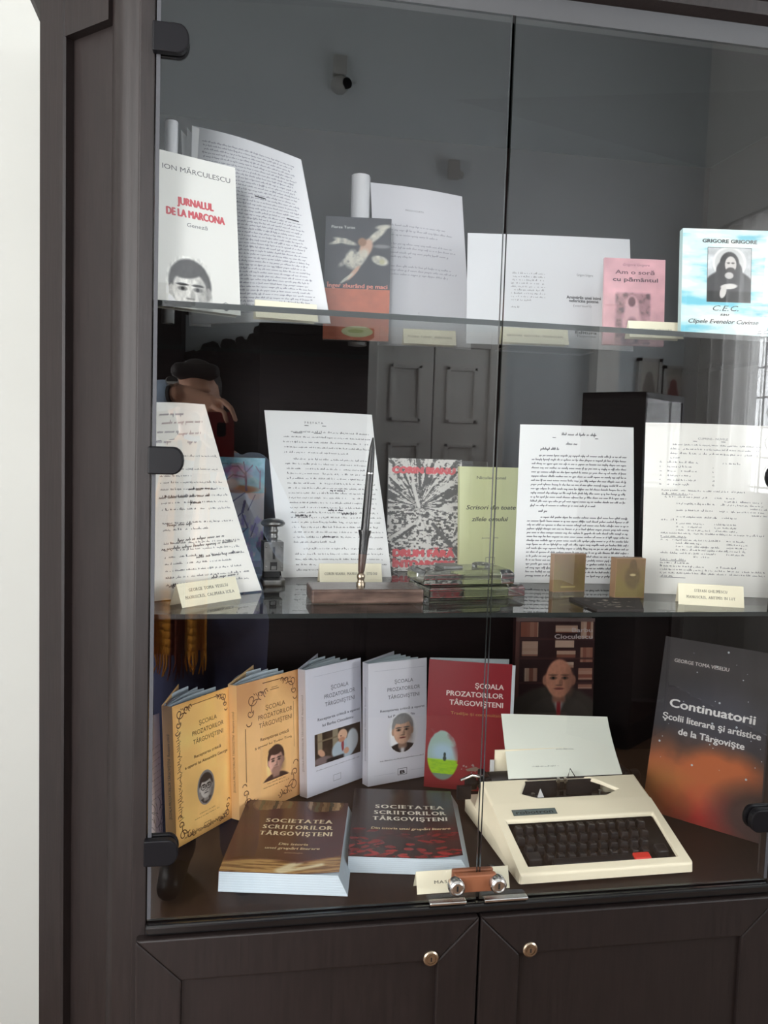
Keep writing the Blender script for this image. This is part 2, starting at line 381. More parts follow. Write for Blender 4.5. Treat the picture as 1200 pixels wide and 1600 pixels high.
def window(name, x, sgn, hole, grille):
    ya, yb, za, zb = hole; b = MB(); t = .06
    for q in ((ya, za, yb, za+t), (ya, zb-t, yb, zb), (ya, za+t, ya+t, zb-t), (yb-t, za+t, yb, zb-t), ((ya+yb)/2-.04, za+t, (ya+yb)/2+.04, zb-t)):
        b.box((x-.02, q[0], q[1]), (x+.03, q[2], q[3]))
    zt_ = za+(zb-za)*.68; ym = (ya+yb)/2
    for y0_, y1_ in ((ya+t, ym-.04), (ym+.04, yb-t)): b.box((x-.02, y0_, zt_), (x+.03, y1_, zt_+.06))
    o = struct(name, b, M['white_door'])
    if grille:
        g = MB(); xx = x+.06; n = 14
        for k in range(n): yy = ya+(yb-ya)*(k+.5)/n; g.tube([(xx, yy, za), (xx, yy, zb)], .006, 5)
        for k in range(9):
            zz = za+(zb-za)*(k+.5)/9; g.tube([(xx, ya, zz), (xx, yb, zz)], .006, 5)
        for k in range(n-1):
            for j in range(8):
                yy = ya+(yb-ya)*(k+1)/n; zz = za+(zb-za)*(j+1)/9
                g.tube([(xx, yy+.045*math.cos(a*math.pi/3), zz+.045*math.sin(a*math.pi/3)) for a in range(7)], .004, 4)
        gg = g.build('window_grille', M['black_matte'], o)
    return o
b = MB(); t_ = .06
for q_ in ((FW[0], FW[2], FW[1], FW[2]+t_), (FW[0], FW[3]-t_, FW[1], FW[3]), (FW[0], FW[2]+t_, FW[0]+t_, FW[3]-t_), (FW[1]-t_, FW[2]+t_, FW[1], FW[3]-t_), (FW[0]+t_, 2.1, FW[1]-t_, 2.16)): b.box((q_[0], BY-.1, q_[1]), (q_[2], BY-.05, q_[3]))
struct('added_far_window', b, M['white_door'])  # unseen window, added to let in frontal light
window('window_1', RX+.07, 1, RW, True); window('window_2', LX-.07, -1, LW, False)
b = MB(); b.box((LX, BY, 0), (.85, BY+.018, .52)); b.box((1.72, BY, 0), (RX, BY+.018, .52)); b.box((LX, BY, .52), (.85, BY+.03, .56)); b.box((1.72, BY, .52), (RX, BY+.03, .56)); struct('baseboard_front', b, M['wains'])
# white double door in the far wall
b = MB(); dx0, dx1, dzt = .95, 1.62, 2.06
b.box((dx0-.1, BY, 0), (dx0, BY+.05, dzt+.1)); b.box((dx1, BY, 0), (dx1+.1, BY+.05, dzt+.1)); b.box((dx0, BY, dzt), (dx1, BY+.05, dzt+.1))
dm = (dx0+dx1)/2
for x0, x1 in ((dx0, dm-.003), (dm+.003, dx1)):
    b.box((x0, BY, .01), (x1, BY+.03, dzt))
    for z0, z1 in ((.15, .75), (.9, 1.5), (1.62, 1.95)):
        for q in ((x0+.07, z0, x1-.07, z0+.025), (x0+.07, z1-.025, x1-.07, z1), (x0+.07, z0, x0+.095, z1), (x1-.095, z0, x1-.07, z1)):
            b.box((q[0], BY+.03, q[1]), (q[2], BY+.045, q[3]))
d = struct('door_1', b, M['white_door'], bevel=.006)
b = MB(); b.lathe([(.0, 0), (.012, 0), (.012, .03), (.022, .04), (.022, .055), (0, .06)], 12, o=(dm+.05, BY+.03, 1.02), X=(1, 0, 0), Y=(0, 0, 1), Zv=(0, 1, 0)); b.build('door_handle', M['brass'], d, sm=40)
b = MB(); b.box((2.26, BY, 0), (2.29, BY+.12, 2.35)); b.box((2.30, BY, 0), (2.42, BY+.07, 2.4)); b.box((2.25, BY, 2.35), (2.42, BY+.13, 2.42)); struct('trim_1', b, M['white_door'])

# curtains at the right window
def curtain_mat():
    m = bpy.data.materials.new('sheer_curtain'); m.use_nodes = True; nt = m.node_tree; nt.nodes.clear(); N = nt.nodes.new; L = nt.links.new
    o = N('ShaderNodeOutputMaterial'); a = N('ShaderNodeMixShader'); t = N('ShaderNodeBsdfTransparent'); c = N('ShaderNodeMixShader'); d = N('ShaderNodeBsdfDiffuse'); tl = N('ShaderNodeBsdfTranslucent')
    d.inputs[0].default_value = (.62, .6, .58, 1); tl.inputs[0].default_value = (.8, .78, .76, 1); a.inputs[0].default_value = .55; c.inputs[0].default_value = .5
    L(d.outputs[0], c.inputs[1]); L(tl.outputs[0], c.inputs[2]); L(t.outputs[0], a.inputs[1]); L(c.outputs[0], a.inputs[2]); L(a.outputs[0], o.inputs[0]); return m
M['curtain'] = curtain_mat()
for nm, y0, y1, lab in (('curtain', BY+.05, -2.55, 'pale sheer curtain gathered in the corner at the far side of the window'), ('curtain', -1.3, -.7, 'pale sheer curtain gathered at the near side of the window')):
    rows = []
    for z in (.05, .8, 1.6, 2.75): rows.append([(RX-.1+.022*math.sin(k*1.25), y0+(y1-y0)*k/48, z) for k in range(49)])
    b = MB(); b.grid(rows); o = b.build(nm, M['curtain'], origin=(RX-.1, (y0+y1)/2, .05), sm=80); tag(o, lab, 'curtain', 'window curtains')
b = MB(); b.tube([(RX-.1, BY+.03, 2.77), (RX-.1, -.6, 2.77)], .012, 8); o = b.build('curtain_rail', M['white_plastic'], origin=(RX-.1, -2.2, 2.77)); tag(o, 'white rail carrying the sheer curtains above the window', 'curtain rail')

# ================================================================ DISPLAY CABINET
cab = empty('display_cabinet', (.48, .3, 0), 'dark wenge display cabinet with glass doors above and wooden doors below', 'cabinet')
CT = Z0+GH   # top of the glass
def cpart(name, mb, m, parent=cab, **k):
    o = mb.build(name, m, None, **k); o.parent = parent; o.matrix_parent_inverse = parent.matrix_world.inverted() if parent is cab else Matrix.Identity(4); return o
ZT = 2.13
b = MB(); b.box((-.17, .585, .06), (1.13, .6, ZT)); cpart('back_panel', b, M['wood_in'])
S2 = math.sqrt(.5)
def corner(mirror):
    """the chamfered corner panel: two stiles, a recessed panel and a top rail"""
    sx = (lambda x: .96-x) if mirror else (lambda x: x)
    def P(t, d, z): return Vector((sx(-.0195-t*S2+d*S2), t*S2+d*S2, z))       # t along the corner, d into the cabinet
    def prof(pts, z0, z1):
        b = MB(); b.prism([P(t, d, z0) for t, d in pts], (0, 0, z1-z0)); return b
    nm = 'corner_panel'
    pb = prof([(.058, .012), (.156, .012), (.156, .03), (.058, .03)], .06, 2.03)
    p = cpart(nm, pb, M['wood'], fix=True)
    rnd = [(0, .03), (0, .001)]+[(.004+.05*k/8, .001-.009*math.sin(math.pi*k/8)**.8) for k in range(9)]+[(.0603, .004), (.0603, .03)]
    st = prof(rnd, .06, ZT).build('corner_stile', M['wood'], None, fix=True, sm=35)
    st2 = prof([(.154, .03), (.154, -.001), (.157, -.004), (.2105, -.004), (.2125, -.002), (.2125, .03)], .06, ZT).build('corner_stile', M['wood'], None, fix=True)
    rl = prof([(.0603, .03), (.0603, -.003), (.154, -.003), (.154, .03)], 2.022, ZT).build('corner_rail', M['wood'], None, fix=True)
    b = MB(); B = P(.2125, 0, 0); b.box((min(B.x, B.x+.018*(1 if mirror else 1)), B.y+.02, .06), (max(B.x, B.x+.018), .6, ZT))
    sd = b.build('side_panel', M['wood'], None)
    for o in (st, st2, rl, sd): o.parent = cab; o.matrix_parent_inverse = cab.matrix_world.inverted()
    b = MB(); x0, x1 = sorted((sx(-.0195), sx(0)))
    b.box((x0, -.004, .06), (x1, .022, ZT)); cpart('front_stile', b, M['wood'], bevel=.0015)
corner(False); corner(True)
b = MB(); b.prism([(0, .005, Z0-.02), (.96, .005, Z0-.02), (1.075, .15, Z0-.02), (1.075, .584, Z0-.02), (-.115, .584, Z0-.02), (-.115, .15, Z0-.02)], (0, 0, .02)); cpart('case_floor', b, M['wood_in'], fix=True)
b = MB(); b.box((-.0, -.014, Z0-.016), (.96, 0, Z0-.001)); cpart('front_ledge', b, M['edge'], bevel=.004, bseg=3)
b = MB(); b.prism([(-.018, .0, 2.1), (.978, .0, 2.1), (1.125, .15, 2.1), (1.125, .585, 2.1), (-.165, .585, 2.1), (-.165, .15, 2.1)], (0, 0, .02)); cpart('top_board', b, M['wood_in'], fix=True)
b = MB(); b.box((0, -.003, CT), (.96, .018, 2.1)); cpart('top_rail', b, M['rail'])
def outl(e, z): return [(-.0195-.42*e, -e, z), (.9795+.42*e, -e, z), (1.13+e*.9, .15-.42*e, z), (1.13+e*.9, .6, z), (-.17-e*.9, .6, z), (-.17-e*.9, .15-.42*e, z)]
b = MB()
prof = [(.004, 2.1), (.022, 2.106), (.026, 2.122), (.04, 2.13), (.05, 2.16), (.066, 2.18), (.066, 2.21), (.0, 2.21)]
rows = [outl(e, z) for e, z in prof]; b.grid(rows, closed_u=True); b.face(rows[-1]); b.face(rows[0][::-1]); cpart('cornice', b, M['wood'], fix=True)
b = MB(); b.prism(outl(-.01, 0), (0, 0, .06)); cpart('plinth', b, M['wood'], fix=True)
# glass shelves
for nm, z in (('glass_shelf', ZU), ('glass_shelf', ZM)):
    t = .008 if z == ZU else .007; b = MB(); pts = [(0, .019), (.96, .019), (1.1, .16), (1.1, .584), (-.14, .584), (-.14, .16)]
    b.face([(x, y, z) for x, y in pts], m=0); b.face([(x, y, z-t) for x, y in pts][::-1], m=0)
    for k in range(6):
        (xa, ya), (xb, yb) = pts[k], pts[(k+1) % 6]; b.face([(xa, ya, z-t), (xb, yb, z-t), (xb, yb, z), (xa, ya, z)], m=1)
    cpart(nm, b, [M['thin_shelf_glass'] if z == ZU else M['shelf_glass'], M['glass_edge']])
# glass doors
def D_shape(x0, x1, zc, h, n=10):
    r = h/2; pts = [(x0, zc-r), (x1-r*.75, zc-r)]+[(x1-r*.75+r*.75*math.sin(math.pi*k/n), zc-r*math.cos(math.pi*k/n)) for k in range(1, n)]+[(x1-r*.75, zc+r), (x0, zc+r)]
    return pts
for side in (0, 1):
    x0, x1 = ((.0015, .4775), (.4825, .9585))[side]
    b = MB(); t = .003
    b.face([(x0, -t, Z0+.001), (x1, -t, Z0+.001), (x1, -t, CT), (x0, -t, CT)], m=0)
    b.face([(x0, t, Z0+.001), (x0, t, CT), (x1, t, CT), (x1, t, Z0+.001)], m=1)
    for q in (((x0, -t, Z0+.001), (x0, -t, CT), (x0, t, CT), (x0, t, Z0+.001)), ((x1, -t, Z0+.001), (x1, t, Z0+.001), (x1, t, CT), (x1, -t, CT)), ((x0, -t, CT), (x1, -t, CT), (x1, t, CT), (x0, t, CT)), ((x0, -t, Z0+.001), (x0, t, Z0+.001), (x1, t, Z0+.001), (x1, -t, Z0+.001))): b.face(q, m=2)
    door = cpart('glass_door', b, [M['door_glass'], M['clear'], M['glass_edge']])
    b = MB(); xs_ = (x0, x0+.005) if side == 0 else (x1-.005, x1); b.box((xs_[0], -.0042, Z0+.004), (xs_[1], -.0031, CT)); o = b.build('lit_edge_strip', M['lit_edge'], None); o.parent = door; o.matrix_parent_inverse = door.matrix_world.inverted()  # thin grey strip added as the lit edge of the glass
    for zc in (1.984, 1.443, .9035):
        b = MB(); hx = D_shape(-.003, .043, zc, .037)
        if side: hx = [(.96-x, z) for x, z in hx][::-1]
        b.prism([(x, -.0165, z) for x, z in hx], (0, .0131, 0)); b.prism([(x, .0035, z) for x, z in hx], (0, .008, 0))
        h = b.build('hinge', M['black_plastic'], None, fix=True, bevel=.002); h.parent = door; h.matrix_parent_inverse = door.matrix_world.inverted()
# lock across the two glass doors (fixed to the left one)
ld = [o for o in C.objects if o.name.startswith('glass_door')][0]
pl, pr_ = at(714, 1385, y=-.022), at(779, 1377, y=-.022)
b = MB(); b.box((pl.x, -.015, Z0+.018), (pr_.x, -.0035, Z0+.044)); b.box((pl.x, .0035, Z0+.018), (pr_.x, .012, Z0+.044))
lk = b.build('lock_housing', M['lockbrown'], None, bevel=.002)
locks = [lk]
for p, nx0, nx1 in ((pl, -.038, .018), (pr_, -.018, .05)):
    b = MB(); b.lathe([(0, .0), (.0125, .0), (.0125, .012), (.0105, .015), (.0085, .016), (.0085, .014), (.0, .014)], 24, o=(p.x, -.012, Z0+.031), X=(1, 0, 0), Y=(0, 0, -1), Zv=(0, -1, 0))
    b.box((p.x-.0013, -.0266, Z0+.027), (p.x+.0013, -.0262, Z0+.035), m=1); locks.append(b.build('lock_cylinder', [M['chrome'], M['black_matte']], None, sm=35))
    b = MB(); b.box((p.x+nx0, -.016, Z0+.0012), (p.x+nx1, -.0035, Z0+.006)); locks.append(b.build('lock_bracket', M['chrome'], None, bevel=.0015))
for o in locks: o.parent = ld; o.matrix_parent_inverse = ld.matrix_world.inverted()
# wooden cupboard doors
for side in (0, 1):
    x0, x1 = ((-.012, .4785), (.4815, .972))[side]; z0, z1 = .07, Z0-.018; fw = .062; y0, y1 = -.02, -.001
    def fr(pts): bb = MB(); bb.prism([(x, y0, z) for x, z in pts], (0, y1-y0, 0)); return bb
    b = MB(); b.box((x0+fw-.004, y0+.007, z0+fw-.004), (x1-fw+.004, y1, z1-fw+.004)); dr = cpart('cupboard_door', b, M['wood'])
    for pts in ([(x0, z1), (x1, z1), (x1-fw, z1-fw), (x0+fw, z1-fw)], [(x0, z0), (x0+fw, z0+fw), (x1-fw, z0+fw), (x1, z0)], [(x0, z0), (x0, z1), (x0+fw, z1-fw), (x0+fw, z0+fw)], [(x1, z0), (x1-fw, z0+fw), (x1-fw, z1-fw), (x1, z1)]):
        o = fr(pts).build('door_frame_rail', M['wood'], None, fix=True, bevel=.0025, bseg=2); o.parent = dr; o.matrix_parent_inverse = dr.matrix_world.inverted()
    p = at(*((673, 1497), (828, 1483))[side], y=-.02)
    b = MB(); b.lathe([(0, 0), (.0115, 0), (.0115, .002), (.0095, .0035), (.0075, .0035), (.0072, .002), (.006, .002), (.0058, .004), (0, .004)], 28, o=(p.x, -.0200 if side else -.0200, p.z), X=(1, 0, 0), Y=(0, 0, -1), Zv=(0, -1, 0))
    b.box((p.x-.0009, -.0246, p.z-.003), (p.x+.0009, -.0239, p.z+.003), m=1)
    o = b.build('door_lock', [M['brass'], M['black_matte']], None, sm=30); o.parent = dr; o.matrix_parent_inverse = dr.matrix_world.inverted()

# ================================================================ EXHIBITS: sheets, books, cards
UP = Vector((0, 0, 1))
def base_pts(bl, br, z, yl=None, yr=None):
    P0 = at(*bl, z=z) if yl is None else at(*bl, y=yl); P1 = at(*br, z=z) if yr is None else at(*br, y=yr)
    if yl is not None: P0.z = z
    if yr is not None: P1.z = z
    return P0, P1
def quad(bl, br, tr, tl, z, tilt, yl=None, yr=None, lift=0):
    P0, P1 = base_pts(bl, br, z, yl, yr)
    if lift: P1.z += lift
    ex = (P1-P0).normalized(); n = Vector((-ex.y, ex.x, 0)).normalized(); up = UP*math.cos(tilt)+n*math.sin(tilt); pn = ex.cross(up)
    return P0, P1, plane_hit(*tr, P0, pn), plane_hit(*tl, P0, pn), -pn if pn.dot(n) > 0 else pn     # last: facing the viewer
def sheet(name, label, cat, q, art, thick=.0006, bend=0., curl=0., cols=14, rows=18, col='e6e8e4', mat_='paper', parent=None, group=None, top=0., wave=0.):
    """a sheet (or thin stack) on four corners; bend bows it sideways, curl rolls the lower edge forward"""
    P0, P1, P2, P3, nv = q
    w = ((P1-P0).length+(P2-P3).length)/2; h = ((P3-P0).length+(P2-P1).length)/2; s = w/100
    def S(u, v, off):
        a, b = u/w, v/h
        p = P0*((1-a)*(1-b))+P1*(a*(1-b))+P2*(a*b)+P3*((1-a)*b)
        return p + nv*(off+bend*math.sin(math.pi*a)+curl*(1-b)**3*a*a+top*b*b*b*(a if top > 0 else 1-a)+wave*math.sin(b*math.pi*2)*a)
    mb = MB(); c = lin(col)
    G = [[S(w*i/cols, h*j/rows, 0) for i in range(cols+1)] for j in range(rows+1)]
    Bk = [[S(w*i/cols, h*j/rows, -thick) for i in range(cols+1)] for j in range(rows+1)]
    mb.grid(G, c); mb.grid([r[::-1] for r in Bk], c)
    ring = lambda g: g[0]+[r[-1] for r in g[1:]]+g[-1][-2::-1]+[r[0] for r in g[-2:0:-1]]
    a, b2 = ring(G), ring(Bk)
    for k in range(len(a)): k2 = (k+1) % len(a); mb.face((a[k], b2[k], b2[k2], a[k2]), c)
    A = Art(h/s)
    if art: art(A); A.emit(mb, S, s)
    o = mb.build(name, M[mat_], parent, origin=P0 if parent is None else None)
    if parent is None: tag(o, label, cat, group)
    o['wh'] = (w, h); return o, S, w, h
def book(name, label, bl, br, tl, z, tilt, thick, art, cov, yl=None, yr=None, group=None, spine=None, h=None, mat_='cover', pagecol='d9d6cc', bend=0., spine_side=-1, spine_art=None):
    """a closed paperback standing on its lower edge: cover (front, spine, back) and page block"""
    P0, P1 = base_pts(bl, br, z, yl, yr)
    ex = (P1-P0).normalized(); n = Vector((-ex.y, ex.x, 0)); up = UP*math.cos(tilt)+n*math.sin(tilt); ey = up.cross(ex)
    w = (P1-P0).length
    if h is None: T = plane_hit(*tl, P0, ex.cross(up)); h = (T-P0).dot(up); sh = (T-P0).dot(ex)
    else: sh = 0
    P0.z += thick*math.sin(tilt)
    root = empty(name, frame(P0, ex, ey, up), label, 'book', group)
    s = w/100; A = Art(h/s); art(A); ct = .0006
    def S(u, v, off): return (u, -off-bend*math.sin(math.pi*u/w), v)
    mb = MB(); c = lin(cov); nb = 12 if bend else 1
    mb.grid([[S(w*i/nb, v, 0) for i in range(nb+1)] for v in (0, h)], c)
    mb.grid([[(w*i/nb, ct-bend*math.sin(math.pi*i/nb), v) for i in range(nb, -1, -1)] for v in (0, h)], c)
    for v in (0, h): mb.grid([[S(w*i/nb, v, 0) for i in range(nb+1)], [(w*i/nb, ct-bend*math.sin(math.pi*i/nb), v) for i in range(nb+1)]], c)
    xs = 0 if spine_side < 0 else w
    mb.box((xs-.0003, 0, 0), (xs+.0003, thick, h), lin(spine or cov)); mb.box((0, thick-ct, 0), (w, thick, h), c)
    A.emit(mb, S, s)
    if spine_art:
        B_ = Art(h/(thick/100)); spine_art(B_); B_.emit(mb, lambda u, v, off: (xs+(-.0003-off)*(1 if spine_side < 0 else -1), (thick-u) if spine_side < 0 else u, v), thick/100)
    cv = mb.build('cover', M[mat_], root)
    pb = MB(); pc = lin(pagecol); pi = .0015
    x0, x1 = (.0008, w-pi) if spine_side < 0 else (pi, w-.0008)
    if bend:
        rows = [[(x0+(x1-x0)*i/nb, ct+.0002-bend*math.sin(math.pi*i/nb), v) for i in range(nb+1)] for v in (pi, h-pi)]
        pb.grid(rows, pc); pb.grid([[(x0+(x1-x0)*i/nb, ct+.0002-bend*math.sin(math.pi*i/nb), h-pi) for i in range(nb+1)], [(x0+(x1-x0)*i/nb, thick-ct-.0002, h-pi) for i in range(nb+1)]], pc)
        pb.box((x0, ct+.004, pi), (x1, thick-ct-.0002, h-pi), pc)
    else: pb.box((x0, ct+.0002, pi), (x1, thick-ct-.0002, h-pi), pc)
    pb.build('page_block', M['paper'], root)
    root['wh'] = (w, h, sh); return root
def tent_card(label, bl, br, hgt, z, lines, yl=None, yr=None, col='efe9cf', blank=None):
    P0, P1 = base_pts(bl, br, z, yl, yr); ex = (P1-P0).normalized(); n = Vector((-ex.y, ex.x, 0)); w = (P1-P0).length
    root = frame(P0, ex, n, UP); lean = .42; s = w/100; c = lin(col)
    mb = MB(); top = (hgt*math.cos(lean), hgt*math.sin(lean)); t = .0005
    def S(u, v, off): return (u, v*math.sin(lean)-off*math.cos(lean), v*math.cos(lean)+off*math.sin(lean))
    def Bk(u, v, off): return (u, 2*top[1]-v*math.sin(lean)+off*math.cos(lean), v*math.cos(lean)+off*math.sin(lean))
    for F, sg in ((S, 1), (Bk, 1)):
        mb.grid([[F(0, 0, 0), F(w, 0, 0)], [F(0, hgt, 0), F(w, hgt, 0)]], c); mb.grid([[F(0, 0, -t), F(w, 0, -t)], [F(0, hgt, -t), F(w, hgt, -t)]], c)
        for u in (0, w): mb.face([F(u, 0, 0), F(u, hgt, 0), F(u, hgt, -t), F(u, 0, -t)], c)
        mb.face([F(0, 0, 0), F(w, 0, 0), F(w, 0, -t), F(0, 0, -t)], c)
    A = Art(hgt/s)
    for i, (tx, ww) in enumerate(lines):
        y = A.H*(.62-.3*i) if len(lines) > 1 else A.H*.42
        A.serif(tx, 50, y, A.H*.13, ww, '6a685c', bold=.03)
    A.emit(mb, S, s)
    o = mb.build('tent_card', M['paper']); o.matrix_world = root; return tag(o, label, 'label', 'folded exhibit labels')
def stand(label, x0, x1, y, z, h, tilt=.22, depth=.06):
    """bent acrylic easel: leaning back plate, foot and lip"""
    mb = MB(); t = .0022; sn, cs = math.sin(tilt), math.cos(tilt); ww = x1-x0
    def pl(a, b, wd, nrm):      # plate between two profile points
        (ya, za), (yb, zb) = a, b; nx, nz = nrm[0]*t, nrm[1]*t
        mb.face([(0, ya, za), (wd, ya, za), (wd, yb, zb), (0, yb, zb)], m=0); mb.face([(0, ya+nx, za+nz), (0, yb+nx, zb+nz), (wd, yb+nx, zb+nz), (wd, ya+nx, za+nz)], m=0)
        mb.face([(0, ya, za), (0, yb, zb), (0, yb+nx, zb+nz), (0, ya+nx, za+nz)], m=1); mb.face([(wd, ya, za), (wd, ya+nx, za+nz), (wd, yb+nx, zb+nz), (wd, yb, zb)], m=1)
        mb.face([(0, yb, zb), (wd, yb, zb), (wd, yb+nx, zb+nz), (0, yb+nx, zb+nz)], m=1)
    pl((0, 0), (h*sn, h*cs), ww, (cs, -sn)); pl((0, .0), (depth, 0), ww, (0, 1))
    o = mb.build('acrylic_stand', [M['acrylic'], M['acrylic_edge']]); o.location = (x0, y, z); return tag(o, label, 'stand', 'clear acrylic easels')

INK, INKB, TYPE = '4a4a58', '33333d', '767678'
# ---------------- upper shelf
def a_ms1(a):
    H = a.H; a.L = 0; n = 46
    for i in range(n): a.hand(8+(i % 3), 92-(i*7 % 5), H*(.93-.9*i/n), H*.0105, '80808e', .32, seed=i, gap=1.1)
    a.L = 1
    for x, y in ((30, .78), (55, .69), (80, .6)): a.line([(x, H*y), (x+9, H*(y-.004))], 1.1, '35353c')
q = quad((300, 497), (519, 491), (470, 249), (304, 197), ZU, .16, yl=.25, yr=.17)
o, S, w, h = sheet('manuscript_bundle', 'large handwritten sheet of dense script leaning behind the white cover with the red title', 'manuscript', q, a_ms1, thick=.004, bend=.012, curl=.012, col='dcdde0')
def loose(q, name, parent, col='d8d8d8', th=.0004, **k):
    p, *_ = sheet(name, None, None, q, None, thick=th, col=col, **k); mw = p.matrix_world.copy(); p.parent = parent; p.matrix_parent_inverse = Matrix.Translation(parent.location).inverted(); return p
for tr, tl, dy in (((322, 205), (300, 196), .006), ((312, 222), (292, 199), .014), ((305, 228), (283, 203), .022)):
    loose(quad((296, 490), (330, 490), tr, tl, ZU, .14, yl=.25+dy, yr=.25+dy), 'loose_page', o)
def roll(parent, px0, px1, ptop, y, z, name='rolled_edge', turns=1.6, label=None, r=None, tilt=.1):
    A = at(px0, ptop, y=y); B = at(px1, ptop, y=y); r = (B-A).length/2; c = (A+B)/2; hh = c.z-z; mb = MB(); rows = []
    for zz in (0, hh*.5, hh): rows.append([(c.x+(r-.0008*k/10)*math.cos(k*.2*math.pi)-.0, c.y-tilt*(hh-zz)+(r-.0008*k/10)*math.sin(k*.2*math.pi), z+zz) for k in range(int(10*turns)+1)])
    mb.grid(rows, lin('d6d6d8')); p = mb.build(name, M['paper'], None, sm=60)
    p.parent = parent; p.matrix_parent_inverse = Matrix.Translation(parent.location).inverted(); return p
roll(o, 258, 279, 190, .29, ZU)
def a_jur(a):
    H = a.H
    a.text('ION MĂRCULESCU', 53, H*.885, 5.6, '3a3a3c', w=80); a.text('JURNALUL', 50, H*.672, 8.2, 'c8404c', w=42, bold=.7); a.text('DE LA MARCONA', 50, H*.595, 8.2, 'c8404c', w=68, bold=.7)
    a.text('Geneză', 51, H*.535, 4.4, '55555a', w=24)
    portrait(a, 12, 0, 66, H*.34, 60, 62, (229, 229, 223), (216, 214, 208), (70, 68, 68), (229, 229, 223), mono=True, cx=40, cy=H*.125, r=25, tilt=8, grain=.4)
    a.L = 1; a.poly([(72, H*.045), (82, H*.075), (92, H*.045), (82, H*.015)], '3a3a3c'); a.L = 2; a.poly([(75, H*.048), (82, H*.071), (89, H*.048), (82, H*.03)], 'e5e5df'); a.L = 3; a.ell(82, H*.052, 2.2, 2.2, '222222')
book('novel_paperback', 'white paperback with red JURNALUL DE LA MARCONA title and grey portrait', (243, 482), (376, 500), (248, 235), ZU, .12, .016, a_jur, 'e5e5df', yl=.075, yr=.135, h=None, mat_='cover')
tent_card('cream folded card before the dense handwritten sheet on the top shelf', (400, 499), (497, 508), .03, ZU, [('ION MARCULESCU, MANUSCRIS', 84)], yl=.125, yr=.14)
def a_angel(a):
    H = a.H; hz = H*.42
    def fn(X, Y):
        im = np.zeros(X.shape+(3,))+np.array((62, 62, 68.))
        im = im*(0.85+.3*fbm(X/25, Y/25))[..., None]
        n = fbm(X/5, Y/5); wht = (206, 203, 188); skn = (196, 160, 138)
        wing = sell(X, Y, 30, H*.80, 17, 4, .5, -14)+sell(X, Y, 20, H*.795, 13, 3, .6, 16); im = mixc(im, wht, np.clip(wing, 0, 1)*np.clip(.45+n*.8, 0, 1))
        im = mixc(im, wht, sell(X, Y, 78, H*.86, 20, 5.5, .5, 42)*np.clip(.5+n*.7, 0, 1)); im = mixc(im, wht, sell(X, Y, 88, H*.93, 12, 3.5, .6, 8)*.8)
        im = mixc(im, (150, 150, 150), sell(X, Y, 86, H*.77, 13, 3, .7, 0)*.7)
        im = mixc(im, skn, sell(X, Y, 62, H*.75, 9, 15, .35, -25)); im = mixc(im, (150, 112, 88), sell(X, Y, 56, H*.80, 6.5, 6.5, .4))
        im = mixc(im, wht, sell(X, Y, 84, H*.655, 13, 7, .35, -15)*np.clip(.6+n*.6, 0, 1)); im = mixc(im, (178, 176, 140), sell(X, Y, 87, H*.645, 4, 4, .6))
        im = mixc(im, wht, sell(X, Y, 52, H*.66, 9, 19, .35, -38)*np.clip(.55+n*.7, 0, 1)); im = mixc(im, wht, sell(X, Y, 40, H*.66, 9, 14, .45, -15)*np.clip(n*1.5, 0, 1))
        im = mixc(im, wht, sell(X, Y, 29, H*.63, 10, 4, .6, 40)*np.clip(n*1.4, 0, 1)*.8); im = mixc(im, skn, sell(X, Y, 44, H*.545, 3.2, 15, .4, -40)); im = mixc(im, wht, sell(X, Y, 34, H*.50, 2.2, 13, .5, -50)*.8)
        im = mixc(im, np.array((188, 104, 76.)), (Y < hz).astype(float)); im = im*(1+.16*(fbm(X/9, Y/9)-.5)*(Y < hz))[..., None]
        return im
    a.image(0, 0, 100, H, 80, 120, fn); a.L = 1
    a.text('Florea Turiac', 27, H*.905, 4.2, 'd9d9d6', w=36)
    a.text('Înger zburând pe maci', 50, H*.425, 6.4, 'd98878', w=92, bold=.35)
    a.ell(52, H*.07, 24, 8.5, 'b9bb8e'); a.L = 2; a.ell(50, H*.074, 12, 3, '9aa468')
book('poetry_paperback', 'dark paperback with a white winged figure over a red-brown band', (504, 533), (607, 529), (501, 338), ZU, .1, .012, a_angel, '3e3e44', yl=.36, yr=.345)
def a_ms2(a):
    H = a.H
    a.text('PROZA SCURTA', 46, H*.845, 1.9, '77777c', w=20); 
    for i, y in enumerate((.745, .715, .685, .63, .605, .575, .55, .49, .465, .44)): a.hand(5 if i not in (0, 7) else 14, (78, 86, 70, 84, 88, 80, 40, 82, 88, 78)[i], H*y, 2.4, '8c8c98', .38, seed=50+i)
    a.text('•', 45, H*.2, 3, '8c8c98')
q = quad((590, 530), (737, 520), (722, 307), (579, 285), ZU, .12, yl=.40, yr=.39)
o, *_ = sheet('manuscript_sheet', 'pale handwritten sheet with a rolled left edge behind the dark winged-figure book', 'manuscript', q, a_ms2, thick=.0008, bend=.006, col='cfcfd4')
roll(o, 549, 579, 275, .44, ZU, tilt=.05)
tent_card('cream folded card below the pale sheet with the rolled edge', (631, 536), (713, 540), .03, ZU, [('FLOREA TURIAC, MANUSCRIS', 84)], yl=.345, yr=.34)
